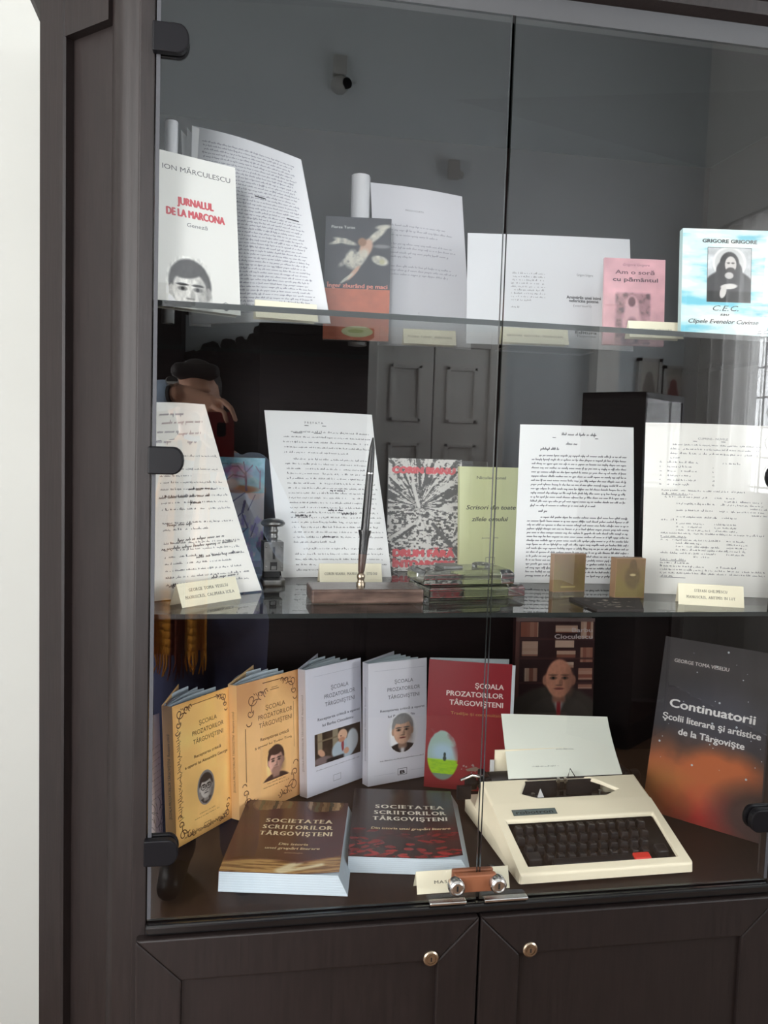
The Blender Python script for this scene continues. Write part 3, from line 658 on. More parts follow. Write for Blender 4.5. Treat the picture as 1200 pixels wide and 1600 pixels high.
def a_spread(a):
    H = a.H
    for i in range(9): a.words(26, 46 if i < 8 else 38, H*(.645-.03*i), 1.15, '8e8e90', seed=80+i)
    a.words(26, 32, H*.34, 1.2, '8e8e90', seed=90)
    for i in range(4): a.words(26, 46 if i < 2 else 36, H*(.12-.03*i), 1.1, '8e8e90', seed=95+i)
    a.text('Grigore Grigore', 71, H*.645, 1.5, '55555a', w=10); a.text('Amintirile unei inimi', 70, H*.44, 1.9, '3c3c40', w=21, bold=.1); a.text('nefericite poeme', 70, H*.41, 1.9, '3c3c40', w=18, bold=.1); a.text('(versuri)', 69, H*.37, 1.4, '77777a', w=11); a.text('Editura', 71, H*.13, 1.7, '3c3c40', w=13, bold=.1); a.text('Târgoviște', 71, H*.1, 1.4, '55555a', w=12)
q = quad((729, 520), (991, 524), (984, 374), (731, 364), ZU, .14, yl=.30, yr=.285)
sheet('printed_spread', 'wide white printed spread of two pages behind the pink book', 'sheet', q, a_spread, thick=.0008, bend=.003, col='d0d2d5')
p = at(790, 520, y=.335); p2 = at(930, 520, y=.335)
stand('clear acrylic easel behind the wide white spread', p.x, p2.x, .335, ZU, .178, .12)
tent_card('cream folded card below the wide white spread', (784, 538), (889, 540), .03, ZU, [('GRIGORE GRIGORE, MANUSCRIS', 84)], yl=.255, yr=.245)
def a_pink(a):
    H = a.H
    def fn(X, Y):
        n = fbm(X/22, Y/22); im = np.zeros(X.shape+(3,))+np.array((212, 160, 168.)); im = im*(.86+.26*n)[..., None]
        ph = sbox(X, Y, 20, 2, 76, H*.6, 4); g = fbm(X/9+3, Y/9); im = mixc(im, (140, 100, 106), ph*np.clip(.3+g, 0, 1)); im = mixc(im, (88, 62, 68), ph*np.clip((g-.5)*4, 0, 1))
        veil = sell(X, Y, 46, H*.40, 12, 24, .3)*ph; im = mixc(im, (216, 172, 178), veil*.85); im = mixc(im, (110, 72, 78), sell(X, Y, 46, H*.5, 6, 8, .4)); im = mixc(im, (206, 160, 166), sell(X, Y, 46, H*.27, 16, 22, .3)*np.clip(.4+g, 0, 1)); im = mixc(im, (120, 84, 90), sell(X, Y, 47, H*.22, 9, 14, .5)*.8)
        im = mixc(im, (226, 190, 194), sell(X, Y, 74, H*.22, 6, 10, .5)*.8); return im
    a.image(0, 0, 100, H, 56, 80, fn); a.L = 1
    a.text('Grigore Grigore', 52, H*.915, 4, '8a5a64', w=44, shear=.2); a.text('Am o soră', 50, H*.82, 6.5, '6e4650', w=64, bold=.4); a.text('cu pământul', 51, H*.735, 6.5, '54323c', w=74, bold=.4)
book('thin_paperback', 'thin pink booklet with a veiled figure photo on the upper shelf', (942, 540), (1037, 542), (945, 403), ZU, .1, .007, a_pink, 'd4a0a8', yl=.215, yr=.2)
tent_card('cream folded card at the glass edge between the pink and the turquoise books', (984, 527), (1068, 530), .03, ZU, [('GRIGORE GRIGORE', 60)], yl=.105, yr=.095)
def a_cec(a):
    H = a.H; x0, x1, y0, y1 = 27, 75, H*.315, H*.83
    def fn(X, Y):
        n = fbm(X/40+.3*fbm(X/16, Y/9), Y/9, 5); im = np.zeros(X.shape+(3,))+np.array((196, 220, 220.)); im = mixc(im, (112, 188, 206), np.clip((n-.5)*5, 0, 1)); im = mixc(im, (232, 232, 226), np.clip((.42-n)*6, 0, 1)); return im
    a.image(0, 0, 100, H, 70, 90, fn); a.L = 1
    def ic(X, Y):
        n = fbm(X/7, Y/7); x, y = (X-x0)/(x1-x0), (Y-y0)/(y1-y0); im = np.zeros(X.shape+(3,))+np.array((186, 190, 192.)); im = im*(.8+.4*n)[..., None]
        im = mixc(im, (214, 216, 214), sell(x, y, .5, .72, .38, .3, .06)); im = mixc(im, (170, 172, 172), sell(x, y, .5, .72, .33, .26, .1)*.6)
        im = mixc(im, (60, 60, 62), sell(x, y, .5, .18, .62, .42, .08)); im = mixc(im, (48, 48, 50), sell(x, y, .5, .70, .22, .22, .12)); im = mixc(im, (58, 58, 60), sell(x, y, .36, .55, .16, .2, .2)); im = mixc(im, (58, 58, 60), sell(x, y, .66, .55, .14, .18, .2))
        im = mixc(im, (190, 186, 182), sell(x, y, .53, .69, .13, .15, .15)); im = mixc(im, (62, 60, 60), sell(x, y, .53, .57, .11, .07, .3)); im = mixc(im, (80, 78, 76), sell(x, y, .48, .72, .04, .015, .4)); im = mixc(im, (80, 78, 76), sell(x, y, .58, .72, .04, .015, .4))
        im = mixc(im, (178, 176, 174), sell(x, y, .5, .49, .1, .06, .3)); im = mixc(im, (28, 28, 30), sbox(x, y, -.1, -.1, 1.1, .2, .04)); im = mixc(im, (200, 198, 194), sell(x, y, .5, .29, .19, .05, .25, 4)); im = mixc(im, (196, 194, 190), sell(x, y, .37, .19, .07, .12, .25, -20)); return im
    a.image(x0, y0, x1, y1, 60, 70, ic); a.L = 2; a.frame(x0, y0, x1, y1, .5, '404446')
    a.text('GRIGORE GRIGORE', 51, H*.872, 3.9, '4a5254', w=59, bold=.35); a.text('C.E.C.', 48, H*.235, 6, '34383c', w=28, shear=.35); a.text('sau', 47, H*.19, 2.8, '34383c', w=10, shear=.3, bold=.2); a.text('Clipele Evenelor Cuvinse', 46, H*.115, 4.6, '34383c', w=76, shear=.35, bold=.15)
    a.line([(84, H*.05), (88, H*.06), (86, H*.03), (92, H*.055), (94, H*.07)], .7, '34383c'); a.line([(83, H*.03), (95, H*.035)], .5, '34383c')
book('poetry_paperback', 'turquoise marbled paperback with a grey haloed figure on the top shelf', (1064, 517), (1208, 521.5), (1075, 358), ZU, .1, .014, a_cec, 'bcdcdc', yl=.06, yr=.035)

# ---------------- middle shelf
def typed(a, x0, x1, ytop, ybot, n, h, col=TYPE, seed=0, skip=(), short=(), ul=(), ind=()):
    H = a.H
    for i in range(n):
        if i in skip: continue
        y = H*(ytop-(ytop-ybot)*i/(n-1)); xe = x1-random.Random(seed+i).uniform(0, 4)
        if i in short: xe = x0+(x1-x0)*short[i]
        xs = x0+(8 if i in ind else 0)
        a.words(xs, xe, y, h, col, seed=seed+i)
        if i in ul: a.rect(xs, y-h*.5, xe, y-h*.35, col)
def a_s1(a):
    H = a.H; a.L = 0
    typed(a, 24, 95, .72, .07, 20, 2.1, seed=200, skip=(1, 9, 12), short={3: .5, 11: .6, 16: .8})
    a.L = 1
    for i, (x0, x1, y, sl) in enumerate(((28, 60, .93, .03), (30, 88, .885, .05), (24, 50, .84, .02), (50, 80, .83, .06), (22, 40, .79, 0), (60, 72, .79, 0))): a.hand(x0, x1, H*y, 4.2, 'a08488' if i in (1, 3) else '85788a', .5, seed=230+i, slope=sl)
    for i, (x0, x1, y, sl) in enumerate(((52, 78, .545, .03), (22, 74, .505, .02), (52, 64, .475, 0), (28, 50, .365, .02), (36, 80, .285, .05), (22, 90, .245, .06), (50, 90, .195, .06), (60, 84, .085, .06), (26, 36, .06, 0))): a.hand(x0, x1, H*y, 3.4, '2a2a30', .55, seed=250+i, slope=sl)
    a.line([(60, H*.545), (84, H*.55)], .6, '2a2a30'); a.line([(22, H*.8), (44, H*.81)], .5, '777078')
q = quad((207, 945), (403, 905), (320, 632), (214, 629), ZM, .2, yl=.10, yr=.21)
sheet('typescript_sheet', 'typed sheet with black handwritten corrections leaning against the left cabinet side', 'manuscript', q, a_s1, thick=.002, bend=.008, curl=.012, col='f4f2ea')
tent_card('cream folded card standing before the typed sheet with black corrections', (285, 950), (377, 935), .036, ZM, [('GEORGE TOMA VESELIU', 66), ('MANUSCRIS, CALIMARA ICILA', 82)], yl=None, yr=None)
def a_tree(a):
    H = a.H
    def fn(X, Y):
        n = fbm(X/12, Y/12); y = Y/H; im = np.zeros(X.shape+(3,))+np.array((138, 214, 236.)); im = mixc(im, (96, 192, 212), np.clip((n-.45)*4, 0, 1))
        im = mixc(im, (214, 210, 216), (y < .68)*1.); im = mixc(im, (176, 116, 72), sell(X, Y, 55, H*.71, 34, 7, .4)); im = mixc(im, (206, 202, 206), sell(X, Y, 40, H*.76, 14, 10, .5)); im = mixc(im, (168, 128, 190), sell(X, Y, 52, H*.87, 26, 13, .6)*np.clip(n*1.9, 0, 1)); im = mixc(im, (74, 140, 180), sell(X, Y, 90, H*.86, 10, 9, .6)*.8)
        im = mixc(im, (158, 138, 206), np.clip((fbm(X/8+4, Y/14)-.5)*5, 0, 1)*(y < .48)); im = mixc(im, (136, 172, 206), np.clip((fbm(X/9+9, Y/16)-.52)*6, 0, 1)*(y < .36)); im = mixc(im, (104, 104, 160), (y < .06)*.8)
        ln = (86, 62, 118)
        for s_ in ((68, .70, 66, .86, 1.8), (66, .84, 52, .92, 1.2), (66, .82, 44, .84, 1.2), (66, .86, 62, .96, 1.1), (66, .86, 78, .93, 1.1), (52, .92, 42, .92, .9), (44, .84, 34, .8, .9), (92, .72, 92, .88, 1.3), (92, .86, 84, .92, .9)): im = mixc(im, ln, sline(X, Y, s_[0], H*s_[1], s_[2], H*s_[3], s_[4]))
        for s_ in ((66, .68, 40, .58, .8), (84, .66, 72, .52, .8), (66, .6, 62, .5, 2.2), (62, .5, 54, .46, .9), (62, .48, 72, .36, 1.2), (72, .36, 60, .3, 1), (60, .3, 70, .2, 1.2), (58, .3, 48, .22, 1), (86, .4, 78, .28, .9), (48, .22, 44, .1, .9)): im = mixc(im, (80, 62, 116), sline(X, Y, s_[0], H*s_[1], s_[2], H*s_[3], s_[4]))
        return im
    a.image(0, 0, 100, H, 90, 140, fn); a.L = 1; a.text('Toma Veseliu', 38, H*.935, 3.6, '4c5878', w=40, shear=.2)
book('novel_paperback', 'bright blue paperback with violet trees half hidden by the typed sheet', (322, 880), (410, 881), (324, 714), ZM, .08, .012, a_tree, '88b4cc', yl=.48, yr=.47)
def a_s2(a):
    H = a.H; a.text('P R E F A T A', 44, H*.925, 2.1, '6a6a6c', w=17); a.rect(35, H*.912, 55, H*.916, '6a6a6c')
    typed(a, 14, 97, .872, .745, 5, 1.7, seed=300, short={4: .7}, ind=(0,)); a.L = 1; a.rect(24, H*.866, 50, H*.87, '55555a'); a.L = 0
    typed(a, 14, 97, .705, .205, 18, 1.7, seed=320, short={17: .45}, ind=(0,)); typed(a, 14, 97, .165, .04, 5, 1.7, seed=350, ind=(0,), short={4: .3})
    a.L = 1
    for i, (x, y) in enumerate(((52, .515), (48, .395), (18, .36), (60, .375), (40, .235))): a.hand(x, x+13, H*y, 2.2, '3c3c44', .6, seed=360+i)
q = quad((440, 898), (612, 886), (581, 648), (413, 641), ZM, .22, yl=.35, yr=.36)
sheet('typescript_sheet', 'typed preface sheet standing behind the black pen, centre of the middle shelf', 'manuscript', q, a_s2, thick=.0012, bend=.004, col='f2f3f2', wave=.004)
tent_card('cream folded card beside the black pen', (500, 906), (598, 895), .036, ZM, [('CORIN BIANU, MANUSCRIS, STILOU', 84)], yl=.285, yr=.29)
def a_drum(a):
    H = a.H
    def fn(X, Y):
        x, y = X-42, Y-H*.57; ang = np.arctan2(y, x); rad = np.hypot(x, y)
        st = fbm(ang*16+20, rad/20, 4); bl = fbm(X/3.4, Y/2.2, 4); t = np.where(y > -6, st*.62+bl*.38, bl)
        v = np.clip((t-.5)*14+.5, 0, 1)
        road = np.clip((26-np.abs(X-44+.0*Y)-(H*.5-Y)*-.0-np.clip((Y-H*.1)/(H*.42)*26, 0, 40))/3+.5, 0, 1)*(Y < H*.58)
        v = np.maximum(v*(1-road*.2), road*np.clip((bl-.36)*12, 0, 1)); v = np.maximum(v, sline(X, Y, 33, H*.78, 42, H*.58, 2.4, 1.)); v = np.maximum(v, sline(X, Y, 6, H*.30, 36, H*.42, 2., 1.)); v = np.minimum(v, 1-sline(X, Y, 8, H*.26, 36, H*.40, 1.6, 1.)); v = np.minimum(v, 1-.9*sline(X, Y, 62, H*.42, 98, H*.14, 2.5, 1.5))
        im = np.zeros(X.shape+(3,))+np.array((84, 84, 84.)); return mixc(im, (214, 213, 208), v)
    a.image(0, 0, 100, H, 130, 185, fn)
    a.L = 1; a.text('CORIN BIANU', 48, H*.87, 8.5, 'da6068', w=84, bold=1.5); a.text('DRUM FĂRĂ', 50, H*.13, 9.5, 'da6068', w=82, bold=1.5); a.text('ÎNTOARCERE', 50, H*.035, 9.5, 'da6068', w=84, bold=1.5)
book('novel_paperback', 'black and white woodcut paperback with red DRUM FĂRĂ ÎNTOARCERE lettering', (604, 884), (719, 884), (598, 716), ZM, .1, .012, a_drum, '70706e', yl=.43, yr=.42)
p = at(632, 710, y=.49); p2 = at(762, 710, y=.49)
stand('clear acrylic easel rising behind the woodcut book and the yellow-green booklet', p.x, p2.x, .462, ZM, .218, .12)
def a_scr(a):
    H = a.H; a.text('Niculae Ionel', 52, H*.885, 4.6, '5c6048', w=48, bold=.1); a.text('Scrisori din toate', 52, H*.60, 6.6, '3c4030', w=82, shear=.25, bold=.25); a.text('zilele omului', 50, H*.49, 6.6, '3c4030', w=60, shear=.25, bold=.25); a.text('Junimea  1995', 50, H*.325, 2.6, '6a6e54', w=28, shear=.2); a.frame(43, H*.085, 58, H*.15, .7, '5c6048')
book('thin_paperback', 'yellow-green booklet titled Scrisori din toate zilele omului', (718, 882), (812, 884), (713, 729), ZM, .08, .008, a_scr, 'dde3ae', yl=.40, yr=.42)
def a_s3(a):
    H = a.H; a.hand(36, 66, H*.935, 2.6, INKB, .5, seed=400); a.line([(28, H*.92), (68, H*.918)], .5, INKB); a.hand(40, 49, H*.875, 2.6, INKB, .5, seed=401)
    a.hand(18, 34, H*.84, 2.4, INKB, .55, seed=402)
    for i in range(13): a.hand(17 if i == 0 else 11, 93 if i < 12 else 66, H*(.80-.0265*i), 1.9, '44444e', .42, seed=410+i)
    a.hand(18, 25, H*.445, 2.2, INKB, .55, seed=430)
    for i in range(16): a.hand(20 if i == 0 else 9, 95 if i < 15 else 80, H*(.408-.0245*i), 1.9, '44444e', .42, seed=440+i)
q = quad((803, 906), (991, 914), (990, 668), (813, 663), ZM, .16, yl=.30, yr=.285)
sheet('manuscript_sheet', 'sheet of neat dark handwriting behind two small brown plaques', 'manuscript', q, a_s3, thick=.0012, bend=.003, col='f4f6f6')
p = at(850, 900, y=.33); p2 = at(950, 900, y=.33)
stand('clear acrylic easel behind the neatly handwritten sheet', p.x, p2.x, .345, ZM, .25, .12)
def a_s4(a):
    H = a.H; a.text('CUPRINS - NUVELE', 54, H*.905, 1.7, '7a7a7c', w=24); a.rect(38, H*.893, 64, H*.897, '7a7a7c')
    for i, (x0, x1) in enumerate(((22, 96), (20, 92), (20, 90), (20, 28))): a.words(x0, x1, H*(.87-.026*i), 1.6, '77777a', seed=500+i)
    for i in range(6):
        a.words(18, 42-(i*5 % 9), H*(.765-.026*i), 1.6, '77777a', seed=510+i); a.words(54, 55.5, H*(.765-.026*i), 1.6, '77777a', seed=520+i); a.words(12, 13.5, H*(.765-.026*i), 1.6, '77777a', seed=525+i)
    a.words(62, 76, H*.765, 1.6, '77777a', seed=529)
    y = .60; 
    for i, row in enumerate((((14, 80),), ((14, 38), ('u',)), ((14, 50), (56, 72)), ((64, 94),), ((26, 56), (60, 96)), ((84, 98),), ((26, 54), (60, 96)), ((86, 98),), ((26, 58), (62, 74)), ((14, 26),), ((26, 48), (56, 74)), ((26, 46), (56, 74)), ((26, 52), (56, 74)), ((14, 96),), ((14, 34), ('u',)), ((14, 62), (66, 80)), ((26, 46), (66, 82)), ((26, 60), (66, 82)), ((26, 66), (66, 82)), ((14, 58), (66, 80)), ((40, 52),), ((14, 34), ('u',)), ((14, 36),), ((14, 48), (58, 74)), ((14, 97),), ((14, 97),), ((14, 24), ('u',)))):
        for r_ in row:
            if r_[0] == 'u': a.rect(14, H*(y-.006), 34, H*(y-.003), '77777a')
            else: a.words(r_[0], r_[1], H*y, 1.6, '77777a', seed=540+i*3+int(r_[0]))
        y -= .0192
q = quad((1002, 929), (1200, 944), (1203, 666), (1009, 660), ZM, .16, yl=.19, yr=.14)
sheet('typescript_sheet', 'typed list of titles on the sheet at the right end of the middle shelf', 'manuscript', q, a_s4, thick=.0012, bend=.004, col='f0f0ea')
p = at(1060, 900, y=.2); p2 = at(1150, 900, y=.2)
stand('clear acrylic easel behind the typed list of titles', p.x, p2.x, .225, ZM, .262, .13)
tent_card('cream folded card before the typed list of titles', (1060, 944), (1163, 950), .036, ZM, [('STEFAN GHILIMESCU', 50), ('MANUSCRIS, ANTIMIS IN LUT', 74)], yl=None, yr=None)

# ---------------- things on the middle shelf
def thing(name, P, ang, label, cat, group=None): return empty(name, Matrix.Translation(Vector(P)) @ Matrix.Rotation(ang, 4, 'Z'), label, cat, group)
# embossing hand press
p = at(425, 913, z=ZM); t = thing('embossing_press', p, .12, 'small worn steel hand press with a mushroom knob on the middle shelf', 'press')
b = MB(); b.prism([(-.019, -.022, 0), (.012, -.022, 0), (.021, -.012, 0), (.021, .03, 0), (-.019, .03, 0)], (0, 0, .011)); b.build('base', M['steel'], t, fix=True, bevel=.003)
b = MB(); b.prism([(-.014, .004, .011), (.014, .004, .011), (.014, .022, .011), (-.014, .022, .011)], (0, 0, .02)); b.build('lower_jaw', M['black_matte'], t, fix=True, bevel=.001)
b = MB(); b.box((-.0165, -.012, .024), (.0165, .022, .074)); b.box((-.002, -.0125, .045), (.002, -.0119, .066), m=1); b.box((-.006, -.0125, .026), (.006, -.0118, .040), m=1); b.box((-.004, -.0135, .027), (.004, -.012, .033))
for x in (-.013, .013):
    for z in (.032, .066): b.lathe([(0, .0012), (.0016, .0008), (.002, 0)], 10, o=(x, -.012, z), X=(1, 0, 0), Y=(0, 0, 1), Zv=(0, -1, 0))
b.build('body', [M['steel'], M['black_matte']], t, bevel=.0008)
b = MB(); b.lathe([(.0085, .074), (.0085, .079), (.0095, .08), (.0095, .083), (.0085, .084), (.0085, .089), (.0095, .09), (.0095, .093), (.008, .095), (.0075, .101)], 20, o=(0, .004, 0)); b.build('plunger', M['steel'], t, sm=50)
b = MB(); b.lathe([(.0075, .099), (.017, .1), (.0205, .103), (.0205, .106), (.017, .110), (.009, .1125), (0, .1132)], 28, o=(0, .004, 0)); b.build('knob', M['steel'], t, sm=60)
# desk pen in a marble base
p = at(487, 944, z=ZM); p2 = at(662, 943, z=ZM); wb = (p2-p).length
t = thing('desk_pen_set', p, math.atan2(p2.y-p.y, p2.x-p.x), 'black desk pen upright in a long brown marble base', 'pen stand')
b = MB(); b.box((0, 0, 0), (wb, .075, .022)); b.build('marble_base', M['marble'], t, bevel=.003, bseg=3)
b = MB(); b.lathe([(.0, .0), (.007, 0), (.0072, .004), (.0055, .006), (.005, .009), (.0062, .012), (.0066, .015), (.005, .0185), (.003, .021), (0, .0215)], 18, o=(.0815, .04, .022)); b.build('brass_ball', M['brass'], t, sm=60)
L0 = Vector((.0815, .04, .041)); ax = Vector((.021, .035, .24)).normalized()
def along(a): return L0+ax*a
b = MB(); b.tube([along(k) for k in (0, .004, .02, .03, .036, .056, .066, .068)], [.0035, .005, .0062, .0066, .0068, .0076, .0102, .0104], 18)
for k_ in range(len(b.f)): b.m[k_] = 1 if 18*3 <= k_ < 18*7 or k_ == len(b.f)-1 else 0
b.build('pen_socket', [M['horn'], M['pen']], t, sm=50)
b = MB(); b.tube([along(k) for k in (.066, .07, .12, .158, .16, .2, .215, .217)], [.0062, .0066, .0066, .006, .006, .0042, .0016, .0006], 16); pen = b.build('pen', M['pen'], t, sm=50)
b = MB(); b.tube([along(.1575), along(.1595)], .0063, 16); o = b.build('pen_ring', M['chrome'], None, sm=40); o.parent = pen
# glass inkstand
p = at(671, 935, z=ZM); p2 = at(820, 931, z=ZM); wi = (p2-p).length
t = thing('inkstand', p, math.atan2(p2.y-p.y, p2.x-p.x), 'thick greenish glass inkstand with stepped edges, right of the marble pen base', 'inkstand')
def cg(name, tint, ior=1.5):
    m = bpy.data.materials.new(name); m.use_nodes = True; b_ = m.node_tree.nodes['Principled BSDF']
    b_.inputs['Base Color'].default_value = (*tint, 1); b_.inputs['Transmission Weight'].default_value = 1; b_.inputs['Roughness'].default_value = .03; b_.inputs['IOR'].default_value = ior; return m
M['ink_glass'] = cg('cast_greenish_glass', (.5, .52, .49))
def tier(x0, x1, y0, y1, z0, z1, ins):
    bb = MB(); r0 = [(x0, y0, z0), (x1, y0, z0), (x1, y1, z0), (x0, y1, z0)]; r1 = [(x0, y0, z1-ins), (x1, y0, z1-ins), (x1, y1, z1-ins), (x0, y1, z1-ins)]; r2 = [(x0+ins, y0+ins, z1), (x1-ins, y0+ins, z1), (x1-ins, y1-ins, z1), (x0+ins, y1-ins, z1)]
    bb.grid([r0, r1, r2], closed_u=True); bb.face(r0[::-1]); bb.face(r2); return bb
tier(0, wi, 0, .10, 0, .019, .004).build('glass_base', M['ink_glass'], t, fix=True, bevel=.0015)
tier(-.006, wi-.014, .012, .092, .0195, .042, .006).build('glass_block', M['ink_glass'], t, fix=True, bevel=.0015)
b = MB()
b.lathe([(0, .0422), (.015, .0422), (.016, .044), (.0155, .048), (.013, .049), (.012, .046), (0, .0455)], 24, o=(wi*.66, .052, 0)); b.build('ink_well', M['ink_glass'], t, sm=50)
b = MB(); b.prism([(.035, .03, .0422), (.07, .03, .0422), (.07, .07, .0422), (.035, .07, .0422)], (0, 0, .005)); b.build('well_lid', M['steel'], t, fix=True, bevel=.001)
# small plaques
def plaque(l, r, hgt, th, lab, yaw, seed):
    p, p2 = at(*l, z=ZM), at(*r, z=ZM); w_ = (p2-p).length; t = thing('icon_plaque', p, math.atan2(p2.y-p.y, p2.x-p.x)+yaw, lab, 'plaque', None)
    mb = MB(); mb.box((0, 0, 0), (w_, th, hgt), lin('94765a')); A = Art(100*hgt/w_)
    def fn(X, Y):
        n = fbm(X/30+seed, Y/30); im = np.zeros(X.shape+(3,))+np.array((120, 106, 66.)); im = mixc(im, (124, 100, 74), np.clip((Y/A.H-.35)*1.6+n-.5, 0, 1)); f = fbm(X/11+seed, Y/11)
        if seed == 2: im = mixc(im, (92, 78, 58), np.clip(sell(X, Y, 58, A.H*.8, 12, 24, .4)+sell(X, Y, 58, A.H*.52, 26, 36, .4), 0, 1)*(.45+.5*f)); im = mixc(im, (176, 160, 120), sell(X, Y, 58, A.H*.58, 10, 4, .5))
        else: im = mixc(im, (112, 92, 66), sell(X, Y, 50, A.H*.45, 40, 52, .7)*np.clip(f*1.5-.2, 0, .7)); im = mixc(im, (188, 176, 110), sbox(X, Y, 25, A.H*.11, 70, A.H*.15, 2)*.7)
        return im
    A.image(2, 2, 98, A.H-2, 40, 54, fn); A.emit(mb, lambda u, v, off: (u, -off, v), w_/100); mb.build('plate', M['cover'], t); return t
plaque((863, 925), (913, 924), .066, .012, 'brown painted plaque with a plain worn face, left of two small plaques', 0, 1)
plaque((960, 934), (1006, 934), .067, .02, 'brown painted plaque with a dark robed figure, right of two small plaques', .0, 2)
b = MB(); q4 = [at(*x, z=ZM) for x in ((936, 957.5), (1008, 956.5), (999, 938), (889, 937))]; q4 = [Vector((v.x, max(v.y, .024), v.z)) for v in q4]
b.prism(q4, (0, 0, .004), lin('35302e')); A = Art(100)
def fn(X, Y):
    n = fbm(X/9, Y/9); im = np.zeros(X.shape+(3,))+np.array((52, 48, 46.)); return mixc(im, (142, 134, 122), np.clip((n-.55)*7, 0, 1)*sbox(X, Y, 14, 14, 86, 86, 8))
A.image(3, 3, 97, 97, 50, 40, fn)
A.emit(b, lambda u, v, off: q4[0]*((1-u)*(1-v))+q4[1]*(u*(1-v))+q4[2]*(u*v)+q4[3]*((1-u)*v)+Vector((0, 0, .004+off)), .01)
o = b.build('engraved_plate', M['paper'], origin=q4[0]); tag(o, 'dark engraved plate lying flat at the shelf edge before the two plaques', 'plate')

# ---------------- lower compartment: standing books with splayed pages
def open_book(label, bl, br, tl, art, cov, t=.02, phi=25, tilt=.06, spine_art=None, yl=None, yr=None, bend=0., leaves=4, pagecol='d2dde4', h=None, leafs=None, name='open_paperback', seed=1, ext=1.0, backcol=None):
    P0, P1 = base_pts(bl, br, Z0, yl, yr); ex = (P1-P0).normalized(); n = Vector((-ex.y, ex.x, 0)); up = UP*math.cos(tilt)+n*math.sin(tilt); ey = up.cross(ex); w = (P1-P0).length
    T = plane_hit(*tl, P0, ex.cross(up)); h = h or (T-P0).dot(up); P0.z += .002
    root = empty(name, frame(P0, ex, ey, up), label, 'book', 'paperbacks standing half open on the case floor'); s = w/100; A = Art(h/s); art(A); c = lin(cov); ct = .0007
    def S(u, v, off): return (u, -off+bend*(u/w)**2, v)
    nb = 8; mb = MB(); ca, sa = math.cos(R(phi)), math.sin(R(phi))
    F = [(w*i/nb, bend*(i/nb)**2) for i in range(nb+1)]; ring_ = [(x, y) for x, y in F]+[(x, y+ct) for x, y in F[::-1]]
    bx, by = -.001, t
    mb.grid([[(x, y, v) for x, y in ring_] for v in (0, h)], c, closed_u=True); mb.face([(x, y, h) for x, y in ring_], c)
    mb.prism([(0, 0, 0), (0, ct, 0), (bx+.0007, by, 0), (bx, by, 0)], (0, 0, h), c)
    mb.prism([(bx, by, 0), (bx+ca*w, by+sa*w, 0), (bx+ca*w-sa*ct, by+sa*w+ca*ct, 0), (bx-sa*ct, by+ca*ct, 0)], (0, 0, h), lin(backcol or cov))
    A.emit(mb, S, s)
    if spine_art:
        B_ = Art(h/(t/100)); spine_art(B_); B_.emit(mb, lambda u, v, off: (bx*(1-u/t)-off, t-u, v), t/100)
    mb.build('cover', M['cover'], root)
    pc = lin(pagecol); pi = .002; pw = w*ext-pi
    pb = MB(); pb.grid([[(x, y, v) for x, y in [(.001+(pw-.001)*i/nb, bend*(i/nb)**2+.001) for i in range(nb+1)]+[(.001+(pw-.001)*i/nb, bend*(i/nb)**2+.001+t*.42*(1-.25*i/nb)) for i in range(nb, -1, -1)]] for v in (pi, h-pi)], pc, closed_u=True)
    for v in (pi, h-pi): pb.grid([[(.001+(pw-.001)*i/nb, bend*(i/nb)**2+.001, v) for i in range(nb+1)], [(.001+(pw-.001)*i/nb, bend*(i/nb)**2+.001+t*.42*(1-.25*i/nb), v) for i in range(nb+1)]], pc)
    pb.build('page_block', M['paper'], root)
    rg = random.Random(seed)
    for k in range(leaves):
        th0 = R(phi)*(k+1)/(leaves+1); ln = pw*rg.uniform(.9, 1.0); y0 = t*(.45+.5*(k+1)/(leaves+1)); bow = rg.uniform(.006, .02)*(1 if k % 2 else .4)
        pts = [(.001+ln*(i/12)*math.cos(th0), y0+ln*(i/12)*math.sin(th0)+bow*math.sin(math.pi*i/12)) for i in range(13)]
        lf = MB(); lf.grid([[(x, y, v) for x, y in pts+[(x, y+.0012) for x, y in pts[::-1]]] for v in (pi, h-pi-rg.uniform(0, .002))], pc, closed_u=True); lf.grid([[(x, y, h-pi-.001) for x, y in pts], [(x, y+.0012, h-pi-.001) for x, y in pts]], pc)
        lf.build('leaf', M['paper'], root)
    return root
def scoala(a, sub, col='6a4a2c', y=.80, top=None):
    H = a.H; a.L = 1
    for i, (tx, ww) in enumerate((('ŞCOALA', 32), ('PROZATORILOR', 56), ('TÂRGOVIŞTENI', 54))): a.text(tx, 60, H*(y-.062*i), 5.6, col, w=ww)
    for i, (tx, ww) in enumerate(sub): a.text(tx, 58 if i == 0 else 56, H*(y-.225-.052*i), 3.7, col, w=ww, bold=.1)
def curls(a, x, y, s, fx, fy, col, wd=.9):
    def P(t0, t1, cx, cy, r0, r1, n=22): a.line([(x+fx*(cx+(r0+(r1-r0)*k/n)*math.cos(t0+(t1-t0)*k/n))*s, y+fy*(cy+(r0+(r1-r0)*k/n)*math.sin(t0+(t1-t0)*k/n))*s) for k in range(n+1)], wd, col)
    P(0, 7.5, 8, 8, 7, 1.2); P(1.5, 8, 20, 5, 5, .8); P(-.5, 6, 5, 21, 5, .8); P(2, 5, 28, 4, 5, 3); P(0, 3, 3, 30, 4, 3); P(2.4, 5, 15, 15, 9, 6)
    for k in range(7): a.line([(x+fx*s*(10+3*k), y+fy*s*2), (x+fx*s*(12+3*k), y+fy*s*(4+k % 3))], wd*.8, col)
def spinetxt(col):
    def f(a): a.text('ŞCOALA PROZATORILOR TÂRGOVIŞTENI  Receptare critică', 62, a.H*.5, 26, col, w=a.H*.6, rot=90)
    return f
